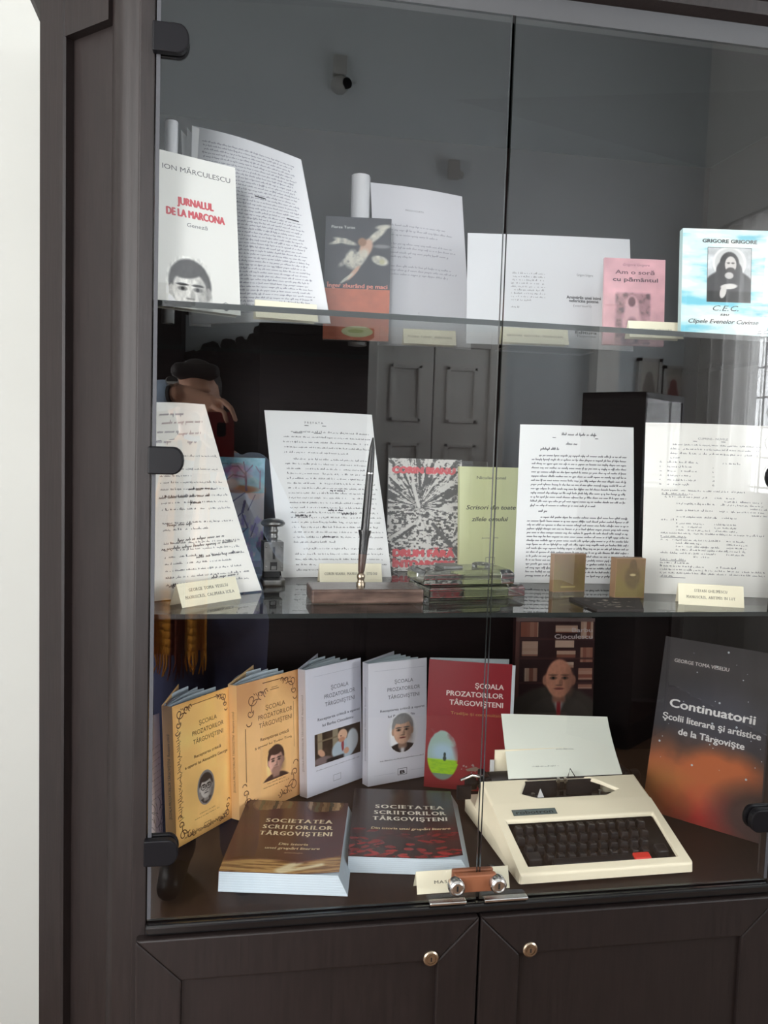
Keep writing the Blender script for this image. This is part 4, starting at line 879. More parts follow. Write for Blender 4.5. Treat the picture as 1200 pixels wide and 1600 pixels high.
def a_pale(a):
    rg = random.Random(5); H = a.H
    for i in range(16):
        x, y, d = 70+rg.random()*25, H*(.02+.25*rg.random()), rg.uniform(.6, 2.4); pts = [(x, y)]
        for k in range(7): d += rg.uniform(-.5, .5); x += 4*math.cos(d); y += 5*math.sin(d); pts.append((x, y))
        a.line(pts, 1.2, '5a4a4c')
    for i in range(9): a.hand(60, 98, H*(.72-.05*i), 3.6, '8a7076', .7, seed=600+i, slope=.25)
open_book('pale pinkish paperback with branch drawings at the far left behind the cabinet frame', (208, 1334), (255, 1310), (214, 1128), a_pale, 'e0d4d8', t=.012, phi=14, leaves=1, seed=9)
def a_o1(a):
    H = a.H
    def fn(X, Y):
        n = fbm(X/30, Y/30); im = np.zeros(X.shape+(3,))+np.array((255, 204, 124.)); im = im*(.93+.14*n)[..., None]; e = np.minimum(np.minimum(X, 100-X), np.minimum(Y, H-Y)); return mixc(im, (226, 164, 88), np.clip((9-e)/12, 0, 1)*(.6+.6*fbm(X/8, Y/8)))
    a.image(0, 0, 100, H, 50, 70, fn); a.L = 1; k = '6b4522'
    curls(a, 4, H-4, .95, 1, -1, k, 1.3); curls(a, 96, H-4, .7, -1, -1, k, 1.2); curls(a, 4, 4, .95, 1, 1, k, 1.3); curls(a, 96, 4, .7, -1, 1, k, 1.2)
    rg = random.Random(8)
    for i in range(34):
        y = H*(.18+.64*i/34); a.line([(4+rg.random()*5, y), (9+rg.random()*5, y+2), (6+rg.random()*6, y+4)], .9, k)
    for i in range(22): x = 26+50*i/22; a.line([(x, 5+rg.random()*3), (x+2, 8+rg.random()*3), (x+4, 5+rg.random()*3)], .9, k)
    a.line([(30, H-6), (80, H-6)], .8, k); scoala(a, (('Receptarea critică', 48), ('a operei lui Alexandru George', 76)), '5a3a20')
    a.L = 2; a.ell(53, H*.33, 15.5, 21, '8c8884', 40); a.L = 3
    portrait(a, 39, H*.33-20, 67, H*.33+20, 40, 56, (120, 116, 112), (186, 182, 176), (34, 32, 32), (40, 38, 38), mono=True, cx=53, cy=H*.33+1, r=12.5, glasses=True, clip=lambda x, y: ((x-53)/13.5)**2+((y-H*.33)/19)**2 < 1)
    a.L = 1; a.words(40, 68, H*.155, 1.5, '6a4a2c', seed=700); a.words(32, 76, H*.13, 1.5, '6a4a2c', seed=701); a.frame(48, H*.035, 60, H*.075, .6, '6a4a2c')
open_book('ochre paperback with an oval portrait of a man in glasses and leafy corner ornaments', (276, 1328), (363, 1279), (275, 1104), a_o1, 'fcc878', t=.021, phi=32, spine_art=spinetxt('6a4420'), seed=2)
def a_o2(a):
    H = a.H
    def fn(X, Y):
        n = fbm(X/30+7, Y/30); im = np.zeros(X.shape+(3,))+np.array((250, 198, 134.)); im = im*(.93+.14*n)[..., None]; return mixc(im, (198, 142, 92), np.clip(sell(X, Y, 0, H, 44, 40, .8)+sell(X, Y, 100, 0, 46, 34, .8)+sell(X, Y, 100, H, 30, 30, .9), 0, 1)*.75)
    a.image(0, 0, 100, H, 50, 70, fn); a.L = 1; k = '6e4a30'
    curls(a, 14, H-12, 1.15, 1, -1, k, 1.1); curls(a, 96, H-4, .9, -1, -1, k, 1.1); curls(a, 96, 6, 1.15, -1, 1, k, 1.1); curls(a, 6, 8, .9, 1, 1, k, 1.1)
    a.line([(12, H*.26), (12, H*.66)], 1, k); a.line([(40, H*.965), (74, H*.965)], 1, k); a.line([(90, H*.4), (90, H*.76)], .5, k); a.line([(52, H*.90), (66, H*.90)], .8, k); a.line([(54, H*.915), (64, H*.915)], .6, k)
    scoala(a, (('Receptarea critică', 46), ('a operei lui Tudor Ţopa', 60)), '70482c', y=.755)
    a.L = 2; bgf = lambda X, Y: np.zeros(X.shape+(3,))+np.array((248, 196, 132.))
    portrait(a, 34, H*.205, 84, H*.485, 50, 56, bgf, (216, 166, 148), (74, 52, 44), (72, 50, 44), cx=59, cy=H*.345, r=14, beard=(168, 128, 112), tilt=-8)
    a.L = 1; a.words(44, 74, H*.185, 1.5, '6a4a2c', seed=710); a.words(38, 80, H*.16, 1.5, '6a4a2c', seed=711)
open_book('ochre paperback with a bearded man portrait, second of the two ochre books', (374, 1284), (470, 1242), (381, 1070), a_o2, 'f6cc90', t=.02, phi=30, spine_art=spinetxt('6a4420'), seed=3)
def a_w1(a):
    H = a.H; a.rect(14, H*.93, 96, H*.932, 'a8aab8'); scoala(a, (('Receptarea critică a operei', 76), ('lui Barbu Cioculescu', 56)), '5c5c66')
    x0, x1, y0, y1 = 14, 97, H*.225, H*.475
    def fn(X, Y):
        x, y = (X-x0)/(x1-x0), (Y-y0)/(y1-y0); n = fbm(X/9, Y/9); im = np.zeros(X.shape+(3,))+np.array((62, 50, 42.)); im = im*(.6+.8*n)[..., None]
        im = mixc(im, (146, 132, 108), sbox(x, y, .06, .35, .16, 1.1, .02)); im = mixc(im, (150, 138, 116), sbox(x, y, .38, .4, .5, 1.1, .02)); im = mixc(im, (128, 114, 92), sbox(x, y, .06, .72, .5, .77, .02))
        im = mixc(im, (176, 190, 200), sell(x, y, .62, .28, .26, .34, .15)); im = mixc(im, (190, 196, 200), sell(x, y, .82, .5, .13, .36, .2)); im = mixc(im, (150, 60, 66), sell(x, y, .60, .42, .03, .2, .3)); im = mixc(im, (222, 178, 148), sell(x, y, .60, .74, .105, .19, .15)); im = mixc(im, (196, 140, 112), sell(x, y, .58, .6, .07, .08, .4)); im = mixc(im, (90, 60, 50), sell(x, y, .565, .72, .02, .015, .5))
        im = mixc(im, (208, 160, 132), sell(x, y, .14, .36, .06, .14, .3, 20)); im = mixc(im, (204, 154, 126), sell(x, y, .68, .2, .06, .1, .3)); im = mixc(im, (130, 112, 112), sell(x, y, .16, .12, .2, .12, .4)); im = mixc(im, (34, 30, 30), sbox(x, y, .25, -.1, .62, .12, .05)); return im
    a.L = 2; a.image(x0, y0, x1, y1, 64, 46, fn); a.L = 1; a.words(16, 94, H*.185, 1.6, '77777e', seed=720); a.frame(46, H*.06, 60, H*.11, .5, '88888f')
open_book('white paperback with a colour photo of an elderly man at a desk', (480, 1249), (566, 1217), (485, 1047), a_w1, 'dedee8', t=.019, phi=33, spine_art=spinetxt('7a7a86'), seed=4)
def a_w2(a):
    H = a.H; a.rect(10, H*.93, 96, H*.932, 'a8aab8'); scoala(a, (('Receptarea critică a operei', 76), ('lui Petru Creţia', 46)), '5c5c66', y=.815)
    a.L = 1; a.ell(58, H*.40, 27, 31, 'e2e2e6', 40); a.L = 2
    portrait(a, 32, H*.40-30, 84, H*.40+30, 60, 70, (226, 226, 230), (206, 166, 142), (138, 138, 138), (44, 38, 38), cx=58, cy=H*.40+4, r=19, tie=(214, 212, 214), clip=lambda x, y: ((x-58)/25.5)**2+((y-H*.40)/29.5)**2 < 1)
    a.L = 1; a.words(20, 94, H*.185, 1.9, '55555c', seed=730, dens=1); a.frame(50, H*.05, 66, H*.105, .7, '55555c'); a.text('B', 58, H*.06, 5, '2a2a2e', w=8, bold=.6); a.rect(10, H*.075, 46, H*.0765, 'a8aab8'); a.rect(70, H*.075, 96, H*.0765, 'a8aab8')
open_book('white paperback with a round portrait of a grey-haired man', (575, 1231), (666, 1214), (584, 1038), a_w2, 'e0e0e8', t=.021, phi=33, spine_art=spinetxt('7a7a86'), seed=6)
def a_red(a):
    H = a.H; a.L = 1
    for i, (tx, ww) in enumerate((('ŞCOALA', 34), ('PROZATORILOR', 68), ('TÂRGOVIŞTENI', 64))): a.text(tx, 91, H*(.80-.07*i), 6.2, 'dccfc8', al='r', w=ww, bold=.2)
    a.text('Tradiţie şi continuitate', 91, H*.585, 3.6, 'b08a50', al='r', w=62)
    def fn(X, Y):
        n = fbm(X/7, Y/7); y = Y/H; im = np.zeros(X.shape+(3,))+np.array((138, 36, 44.)); m = np.clip((sell(X, Y, 22, H*.26, 19, H*.19, .12)+(n-.5)*.7*(y > .33)-np.clip((X-20-(.42-y)*50)/16, 0, 1)*(y > .2))*1.6, 0, 1)
        pic = mixc(np.zeros(X.shape+(3,))+np.array((158, 186, 176.)), (166, 196, 214), sell(X, Y, 22, H*.28, 14, H*.07, .8)); pic = mixc(pic, (158, 206, 30), sbox(X, Y, -5, H*.1, 60, H*.225, 2)); pic = mixc(pic, (106, 170, 44), (fbm(X/5, Y/2)-.3)*(y < .22)); pic = mixc(pic, (110, 132, 124), (y < .115)*.9); pic = mixc(pic, (40, 60, 56), sell(X, Y, 24, H*.235, 2, 3, .4)); pic = mixc(pic, (40, 60, 56), sell(X, Y, 24, H*.265, 1.6, 2.6, .4)); return im*(1-m[..., None])+pic*m[..., None]
    a.L = 0; a.image(3, H*.06, 48, H*.46, 60, 80, fn); a.L = 1; rg = random.Random(2)
    for i in range(16): x, y, r_ = rg.uniform(44, 84), H*rg.uniform(.13, .2), rg.uniform(.6, 2); a.poly([(x-r_, y), (x, y-r_*.6), (x+r_, y+.2), (x+.3, y+r_)], '9c8a86')
    a.poly([(50, H*.165), (62, H*.19), (68, H*.175), (62, H*.155), (52, H*.15)], '8c7a6c')
open_book('dark red paperback with a bright green and blue bottle shape, right of the white books', (662, 1226), (790, 1262), (667, 1031), a_red, '8a242c', t=.016, phi=18, yl=.42, yr=.36, bend=.012, leaves=3, seed=7, ext=1.05, pagecol='ccd4d8', name='open_paperback', backcol='c9d0d4')

# ---------------- books lying on the case floor
def lying(label, fl, fr, far, th, art, cov, lift=.0):
    P0 = at(*fl, z=Z0); P1 = at(*fr, z=Z0); ex = (P1-P0).normalized(); ey = Vector((-ex.y, ex.x, 0)); w = (P1-P0).length; T = at(*far, z=Z0+th); ln = (T-P0).dot(ey)
    root = empty('thick_paperback', frame(P0, ex, ey, UP), label, 'book', None); s = w/100; A = Art(ln/s); art(A)
    def zt(u, v): return th+lift*max(0, (u/w-.55)/.45)**2*max(0, 1-v/ln*1.1)
    def S(u, v, off): return (u, v, zt(u, v)+off)
    mb = MB(); n = 12; c = lin(cov)
    G = [[S(w*i/n, ln*j/n, 0) for i in range(n+1)] for j in range(n+1)]; mb.grid(G, c); mb.grid([[(p[0], p[1], p[2]-.0008) for p in r] for r in G], lin('d8dcde'))
    ed = G[0]; mb.grid([ed, [(p[0], p[1], p[2]-.0008) for p in ed]], c); ed = [r[-1] for r in G]; mb.grid([ed, [(p[0], p[1], p[2]-.0008) for p in ed]], c)
    mb.box((-.0006, 0, 0), (.0002, ln, th), c); mb.box((0, 0, 0), (w, ln, .0007), c); A.emit(mb, S, s); mb.build('cover', M['gloss'], root)
    pb = MB(); k = 16; ex_ = (.015, .004)
    for i in range(k):
        z0_, z1_ = .0008+(th-.002)*i/k, .0008+(th-.002)*(i+1)/k; f_ = 1-i/(k-1)
        pb.box((.0004, .0005-ex_[1]*f_, z0_), (w-.0012+ex_[0]*f_, ln-.002, z1_-.00006), lin('c2ced6' if i % 2 else 'bac6ce'))
    pb.build('page_block', M['paper'], root); root['wh'] = (w, ln); return root
def titles(a, sub, y, w=1., col='e6dcb8'):
    H = a.H; a.L = 2
    for i, (tx, ww) in enumerate((('SOCIETATEA', 62), ('SCRIITORILOR', 64), ('TÂRGOVIŞTENI', 66))): a.serif(tx, 56, H*(y-.092*i), H*.055, ww*w, col, bold=.06)
    for i, (tx, ww) in enumerate(sub): a.text(tx, 56, H*(y-.315-.055*i), H*.03, 'c8b890', w=ww, bold=.2, shear=.15)
def a_so1(a):
    H = a.H
    def fn(X, Y):
        n = fbm(X/18, Y/18); y = Y/H; im = np.zeros(X.shape+(3,))+np.array((68, 28, 28.)); im = im*(.7+.6*n)[..., None]
        sp = np.floor(X/3.4+fbm(X*0+Y/30, Y/40)*1.5); r_ = vnoise(sp*3.7, sp*0+1.5); bk = mixc(mixc(np.zeros(X.shape+(3,))+np.array((92, 68, 44.)), (168, 140, 104), np.clip(r_*2-.6, 0, 1)), (62, 66, 48), ((sp % 4) == 1)*.7)
        shelf = (y > .86-.02*np.sin(X/9))*np.clip(sell(X, Y, 27, H*.94, 20, H*.14, .2)+sell(X, Y, 78, H*.96, 18, H*.15, .2), 0, 1); im = im*(1-shelf[..., None])+bk*shelf[..., None]
        top = .13+.05*np.sin(np.clip(X/62, 0, 1)*3.0)*(X < 62)+np.clip((X-58)/42, 0, 1)*.09; pg = np.clip((top-y)*30, 0, 1); st = fbm(X/26+(y*22), Y/2.2); pa = mixc(np.zeros(X.shape+(3,))+np.array((176, 140, 88.)), (108, 74, 42), np.clip((st-.45)*5, 0, 1)); pa = mixc(pa, (224, 214, 176), np.clip(sline(X, Y, 50, H*.03, 64, H*.13, 4, 4)+sline(X, Y, 52, H*.02, 84, H*.1, 2.4, 3), 0, 1)*.85); return im*(1-pg[..., None])+pa*pg[..., None]
    a.image(0, 0, 100, H, 100, 110, fn); titles(a, (('Din istoria', 26), ('unei grupări literare', 48)), .66); a.text('antologie', 58, H*.24, H*.016, 'b0a080', w=16)
lying('thick dark maroon book lying flat with old open pages along its near edge', (341, 1392), (529, 1399), (404, 1250), .031, a_so1, '4a2022', lift=.006)
def a_so2(a):
    H = a.H
    def fn(X, Y):
        n = fbm(X/18+5, Y/18); y = Y/H; im = np.zeros(X.shape+(3,))+np.array((40, 32, 32.)); im = im*(.75+.5*n)[..., None]
        rg = random.Random(21)
        for i in range(95):
            yy = .40*rg.random()**1.25; cx_, cy_ = rg.uniform(0, 100), H*yy; g_ = rg.uniform(.35, 1)*(1.15-yy*2.2); m = sell(X, Y, cx_, cy_, rg.uniform(4, 8), rg.uniform(1.6, 3), .3, rg.uniform(-40, 40)); im = mixc(im, (40, 14, 16), sell(X, Y, cx_+.8, cy_-1.2, 8, 3, .4, 0)*.6); im = mixc(im, (60+110*g_, 20+24*g_, 22+24*g_), m)
        return im
    a.image(0, 0, 100, H, 100, 120, fn); titles(a, (('Din istoria unei grupări literare', 74),), .68, w=1.08, col='e4e0d0')
lying('thick black book lying flat with scattered dark red petals on its cover', (543, 1362), (722, 1368), (571, 1232), .026, a_so2, '2a2224', lift=.008)
def a_port(a):
    H = a.H
    def bg(X, Y):
        y = Y/H; im = np.zeros(X.shape+(3,))+np.array((50, 24, 24.)); n = fbm(X/7, Y/7)
        cell = np.floor(X/5.2); r_ = vnoise(cell*2.3, np.floor(y*13)*3.1); rowz = (y*13) % 1
        for (x0, x1, y0, y1, vert) in ((6, 28, .87, .97, 1), (8, 28, .74, .84, 0), (12, 28, .57, .66, 1), (50, 78, .9, .95, 0), (50, 74, .8, .85, 0), (52, 76, .73, .78, 0), (50, 74, .66, .7, 0), (82, 98, .86, .98, 1), (82, 98, .70, .8, 1), (80, 98, .58, .66, 0), (80, 98, .52, .55, 0)):
            m = sbox(X, Y, x0, H*y0, x1, H*y1, .8); q_ = vnoise(np.floor(X/4.5)*2.1+x0, np.zeros_like(X)+y0*40) if vert else vnoise(np.floor(Y/4.)*2.1+x0, np.zeros_like(X)+y0*40); colr = mixc(np.zeros(X.shape+(3,))+np.array((128, 74, 58.)), (196, 168, 148), np.clip(q_*1.6-.3, 0, 1)); im = im*(1-m[..., None])+colr*m[..., None]
        im = mixc(im, (92, 56, 50), sbox(X, Y, 0, 0, 5, H, 1)); im = mixc(im, (110, 92, 90), sbox(X, Y, 0, H*.975, 100, H, 1))
        for yy in (.85, .72, .555): im = mixc(im, (72, 40, 38), sbox(X, Y, 4, H*yy, 100, H*(yy+.012), .5))
        return mixc(im, (66, 58, 52), np.clip(sell(X, Y, 50, H*.30, 62, H*.24, .1), 0, 1))
    portrait(a, 0, 0, 100, H, 96, 170, bg, (206, 142, 116), (178, 118, 92), (72, 64, 58), bald=True, cx=56, cy=H*.59, r=21, tie=(148, 40, 46)); a.L = 1
    a.text('Barbu', 97, H*.905, 5.4, 'c8bcbc', al='r', w=26, bold=.2); a.text('Cioculescu', 97, H*.86, 5.4, 'c8bcbc', al='r', w=48, bold=.2)
book('portrait_album', 'tall book with a smiling bald man in a red tie before bookshelves', (801, 1196), (924, 1197), (795, 966), Z0, .07, .02, a_port, '3c2222', yl=.51, yr=.50)
def a_cont(a):
    H = a.H
    def fn(X, Y):
        n = fbm(X/28, Y/28, 5); n2 = fbm(X/16+8, Y/22, 4); y = Y/H; im = np.zeros(X.shape+(3,))+np.array((50, 47, 48.)); im = im*(.75+.5*n)[..., None]; im = mixc(im, (72, 74, 86), sell(X, Y, 45, H*.58, 40, 22, .9)*.55)
        g = sell(X, Y, 28, H*.17, 62, H*.26, .8)*np.clip(.2+n*1.5, 0, 1); im = mixc(im, (176, 92, 50), np.clip(g+sell(X, Y, 55, H*.27, 26, H*.15, .8)*.8-.1, 0, 1)*.9); im = mixc(im, (172, 44, 40), sell(X, Y, 44, H*.07, 34, H*.12, .8)*n2*1.3); im = mixc(im, (46, 36, 36), sell(X, Y, 86, H*.12, 34, H*.17, .7)*.9); im = mixc(im, (150, 104, 44), sell(X, Y, 12, H*.13, 22, H*.13, .9)*.5); return im
    a.image(0, 0, 100, H, 80, 110, fn); a.L = 1; rg = random.Random(11)
    for i in range(34): a.ell(rg.uniform(2, 98), H*rg.uniform(.3, .98), *([rg.choice((.25, .35, .5, .8))]*2), 'a8b0b4', 8)
    a.text('GEORGE TOMA VESELIU', 9, H*.862, 2.6, 'b4aeaa', al='l', w=40, bold=.08); a.text('Continuatorii', 10, H*.605, 6.2, 'cbcac8', al='l', w=61, bold=.3); a.text('Şcolii literare şi artistice', 6, H*.53, 4.7, 'c4c3c1', al='l', w=70, bold=.2); a.text('de la Târgovişte', 19, H*.46, 4.7, 'c4c3c1', al='l', w=47, bold=.2)
book('essay_paperback', 'large dark paperback with a glowing orange cloud leaning at the right cabinet wall', (1003, 1266), (1226, 1334), (1053, 999), Z0, .22, .018, a_cont, '2e2a2c', mat_='paper', h=None)
tent_card('cream folded card at the glass before the typewriter', (652, 1395), (797, 1377), .032, Z0, [('MASINA DE SCRIS', 62)], yl=.022, yr=.024)

# ---------------- typewriter
F0 = at(812, 1386, z=Z0); F1 = at(1082, 1366, z=Z0); TW = (F1-F0).length; ta = math.atan2(F1.y-F0.y, F1.x-F0.x)
tw = thing('typewriter', F0, ta, 'cream portable typewriter with black keys on the case floor', 'typewriter')
K1, K2, K3 = (.0, .019), (.145, .069), (.207, .086)        # profile: front lip, hood edge, hood back
def zs(y): return K1[1]+(K2[1]-K1[1])*(y-K1[0])/(K2[0]-K1[0]) if y < K2[0] else K2[1]+(K3[1]-K2[1])*(y-K2[0])/(K3[0]-K2[0])
def on(x, y, d=0): return (x, y, zs(y)-d)
b = MB(); W_ = TW; ky0, ky1, kx0, kx1 = .014, .108, .018, W_-.018
def sl(y, o=.0): return .004+.0*y   # side flare
def strip(pts): b.face([on(*p) for p in pts])
strip([(0, 0), (W_, 0), (W_, ky0), (0, ky0)]); strip([(0, ky0), (kx0, ky0), (kx0-.003, ky1), (0, ky1)]); strip([(kx1, ky0), (W_, ky0), (W_, ky1), (kx1+.003, ky1)]); strip([(0, ky1), (kx0-.003, ky1), (kx1+.003, ky1), (W_, ky1), (W_, .145), (0, .145)])
hx = [(.062, .170), (.088, .157), (.215, .157), (.243, .170), (.222, .189), (.195, .207), (.085, .207)]
b.face([on(0, .145), on(W_, .145), on(hx[3][0], hx[3][1]), on(*hx[2]), on(*hx[1]), on(*hx[0])]); b.face([on(0, .145), on(*hx[0]), on(*hx[6]), on(0, .207)]); b.face([on(W_, .145), on(W_, .207), on(*hx[5]), on(*hx[4]), on(*hx[3])])
fl = .007
sidep = [(.0, .004), (0, .019), (.145, .069), (.207, .086), (.214, .060), (.262, .034), (.268, .004)]
for x, sx in ((0, -1), (W_, 1)):
    top_ = [(x, 0, .019), (x, .145, .069), (x, .207, .086)]; mid = [(x+sx*.001, 0, .004), (x+sx*fl*.6, .145, .03), (x+sx*fl, .215, .034)]
    b.face([top_[0], top_[1], mid[1], mid[0]] if sx < 0 else [top_[0], mid[0], mid[1], top_[1]]); b.face([top_[1], top_[2], mid[2], mid[1]] if sx < 0 else [top_[1], mid[1], mid[2], top_[2]])
    lo = [(x+sx*.001, 0, .004), (x+sx*fl*.6, .145, .004), (x+sx*fl, .275, .004)]; mid3 = (x+sx*fl, .275, .034)
    b.face([mid[0], mid[1], lo[1], lo[0]]); b.face([mid[1], mid[2], mid3, lo[2], lo[1]]); 
b.face([(-.001, 0, .004), (W_+.001, 0, .004), on(W_, 0), on(0, 0)])
b.face([(-fl, .275, .004), (W_+fl, .275, .004), (W_+fl, .275, .034), (-fl, .275, .034)]); b.face([(-fl, .215, .034), (W_+fl, .215, .034), (W_+fl, .275, .034), (-fl, .275, .034)])
b.face([on(0, .207), on(hx[6][0], .207), (hx[6][0], .207, .04), (0, .207, .04)]); b.face([on(hx[5][0], .207), on(W_, .207), (W_, .207, .04), (hx[5][0], .207, .04)])
# inner lips of both openings
for ring_ in ([(kx0, ky0), (kx1, ky0), (kx1+.003, ky1), (kx0-.003, ky1)], hx[:6]+[hx[6]]):
    n = len(ring_)
    for k in range(n):
        a0, a1 = ring_[k], ring_[(k+1) % n]
        b.face([on(*a0), on(*a1), on(*a1, .006), on(*a0, .006)])
b.build('body_shell', M['cream'], tw, fix=True, bevel=.0035, bseg=3)
b = MB(); b.face([(.006, .008, .009), (W_-.006, .008, .009), (W_-.006, .125, .040), (.006, .125, .040)]); b.face([(.006, .125, .040), (W_-.006, .125, .040), (W_-.006, .125, .055), (.006, .125, .055)]); b.build('key_well', M['black_matte'], tw)
b = MB(); b.box((.05, .146, .045), (.255, .2, .056)); b.build('type_basket', M['black_matte'], tw)
kb = MB(); a_, c_ = .0068, .0050
for z0, r0, z1, r1 in ((0, a_, .0125, c_),): kb.grid([[(-r0, -r0, z0), (r0, -r0, z0), (r0, r0, z0), (-r0, r0, z0)], [(-r0*.95, -r0*.95, .006), (r0*.95, -r0*.95, .006), (r0*.95, r0*.95, .006), (-r0*.95, r0*.95, .006)], [(-r1, -r1, z1), (r1, -r1, z1), (r1, r1, z1), (-r1, r1, z1)]], closed_u=True); kb.face([(-c_, -c_, .0125), (c_, -c_, .0125), (0, 0, .0115)]); kb.face([(c_, -c_, .0125), (c_, c_, .0125), (0, 0, .0115)]); kb.face([(c_, c_, .0125), (-c_, c_, .0125), (0, 0, .0115)]); kb.face([(-c_, c_, .0125), (-c_, -c_, .0125), (0, 0, .0115)])
key0 = kb.build('key', M['keycap'], tw, fix=True, bevel=.0012)
rowsK = ((.094, .030, 13, .0182), (.074, .026, 13, .0182), (.054, .034, 12, .0182), (.035, .062, 10, .0182)); first = True
for y, x0, n, dx in rowsK:
    for k in range(n):
        o = key0 if first else key0.copy()
        if not first: C.objects.link(o); o.parent = tw
        first = False; o.location = (x0+k*dx, y, zs(y)-.012); o.rotation_euler = (R(6), 0, 0)
for x, wd in ((.036, .011), (.256, .010)):
    b = MB(); b.prism([(x-wd, .027, zs(.027)-.012), (x+wd, .027, zs(.027)-.012), (x+wd, .043, zs(.043)-.012), (x-wd, .043, zs(.043)-.012)], (0, 0, .012)); b.build('shift_key', M['keycap'], tw, fix=True, bevel=.002)
b = MB(); b.prism([(.062, .0145, zs(.0145)-.012), (.199, .0145, zs(.0145)-.012), (.199, .027, zs(.027)-.012), (.062, .027, zs(.027)-.012)], (0, 0, .0125)); b.build('space_bar', M['keycap'], tw, fix=True, bevel=.002)
b = MB(); b.prism([(.2, .0145, zs(.0145)-.012), (.229, .0145, zs(.0145)-.012), (.229, .027, zs(.027)-.012), (.2, .027, zs(.027)-.012)], (0, 0, .0135)); b.build('red_key', M['redkey'], tw, fix=True, bevel=.002)
# name plate
b = MB(); A = Art(14); A.rect(0, 0, 100, 14, '62706f'); A.L = 1; A.text('robotron', 50, 3.4, 7.6, '182022', w=84, bold=.3); A.frame(0, 0, 100, 14, .8, '20282a')
A.emit(b, lambda u, v, off: on(.030+u, .1165+v*1.2, -.0006-off), .00078); b.build('name_plate', M['cover'], tw)
# ribbon, type guide, vibrator
b = MB(); b.prism([(.075, .2, .054), (.225, .2, .054), (.225, .2, .083), (.075, .2, .083)], (0, .002, 0)); b.build('ink_ribbon', M['black_matte'], tw, fix=True)
b = MB()
for x in (.138, .151): b.box((x, .193, .055), (x+.005, .197, .09))
b.box((.136, .193, .083), (.158, .196, .087)); b.box((.136, .193, .066), (.158, .196, .069)); b.build('type_guide', M['chrome'], tw)
b = MB(); b.tube([(.162, .203, .085), (.168, .207, .101), (.178, .203, .085)], .0011, 6); b.build('card_finger', M['black_matte'], tw)
for x in (.088, .216):
    b = MB(); b.lathe([(0, 0), (.015, 0), (.015, .002), (.004, .003), (.004, .010), (.0, .011)], 20, o=(x, .18, .060)); b.build('ribbon_spool', M['steel'], tw, sm=40)
b = MB(); b.prism([(.090, .163, .069), (.102, .163, .069), (.098, .171, .081)], (0, .002, 0)); b.build('paper_guide', M['white_plastic'], tw, fix=True)
# carriage
b = MB(); b.lathe([(.0, -.125), (.0165, -.125), (.0165, .125), (0, .125)], 24, o=(W_/2, .228, .076), X=(0, 1, 0), Y=(0, 0, 1), Zv=(1, 0, 0)); b.build('platen', M['black_matte'], tw, sm=40)
for sx in (-1, 1):
    x = W_/2+sx*.128; b = MB(); b.box((min(x, x+sx*.012), .205, .058), (max(x, x+sx*.012), .25, .092)); b.build('carriage_end', M['black_plastic'], tw, bevel=.003)
    x2 = x+sx*.012; b = MB(); b.lathe([(0, 0), (.004, 0), (.004, .008), (.0115, .010), (.012, .024), (.0105, .027), (0, .0275)], 22, o=(x2, .228, .074), X=(0, 1, 0), Y=(0, 0, 1), Zv=(sx, 0, 0)); b.build('platen_knob', M['black_plastic'], tw, sm=40)
b = MB(); b.tube([(.004, .215, .09), (-.018, .205, .098), (-.04, .2, .092)], [.0035, .003, .0025], 8); b.build('return_lever', M['chrome'], tw, sm=50)
b = MB(); b.box((-.047, .19, .06), (-.022, .2, .084)); b.build('lever_paddle', M['black_plastic'], tw, bevel=.002)
b = MB(); b.tube([(.012, .24, .082), (W_-.012, .24, .082)], .003, 8); b.build('paper_bail', M['chrome'], tw, sm=50)
b = MB(); b.box((.036, .24, .07), (.258, .243, .128)); b.build('paper_table', M['cream'], tw)
for x in (.03, .262): b = MB(); b.box((x-.004, .235, .08), (x+.004, .239, .112)); b.build('margin_stop', M['white_plastic'], tw, bevel=.001)
b = MB(); b.lathe([(0, 0), (.006, 0), (.006, .006), (0, .007)], 14, o=(W_+.003, .165, .052), X=(0, 1, 0), Y=(0, 0, 1), Zv=(1, 0, 0)); b.build('side_lever', M['chrome'], tw, sm=40)
def a_tp(a): a.words(46, 62, a.H*.44, 1.2, '8c9086', seed=800); a.words(22, 46, a.H*.17, 1.2, '8c9086', seed=801)
q = quad((794, 1226), (972, 1216), (945, 1123), (783, 1115), Z0+.085, .62, yl=F0.y+.212, yr=F0.y+.214)
sheet('typing_paper', 'blank cream sheet rolled into the cream typewriter', 'paper', q, a_tp, thick=.0003, bend=.0, col='e2e6da', top=.012)

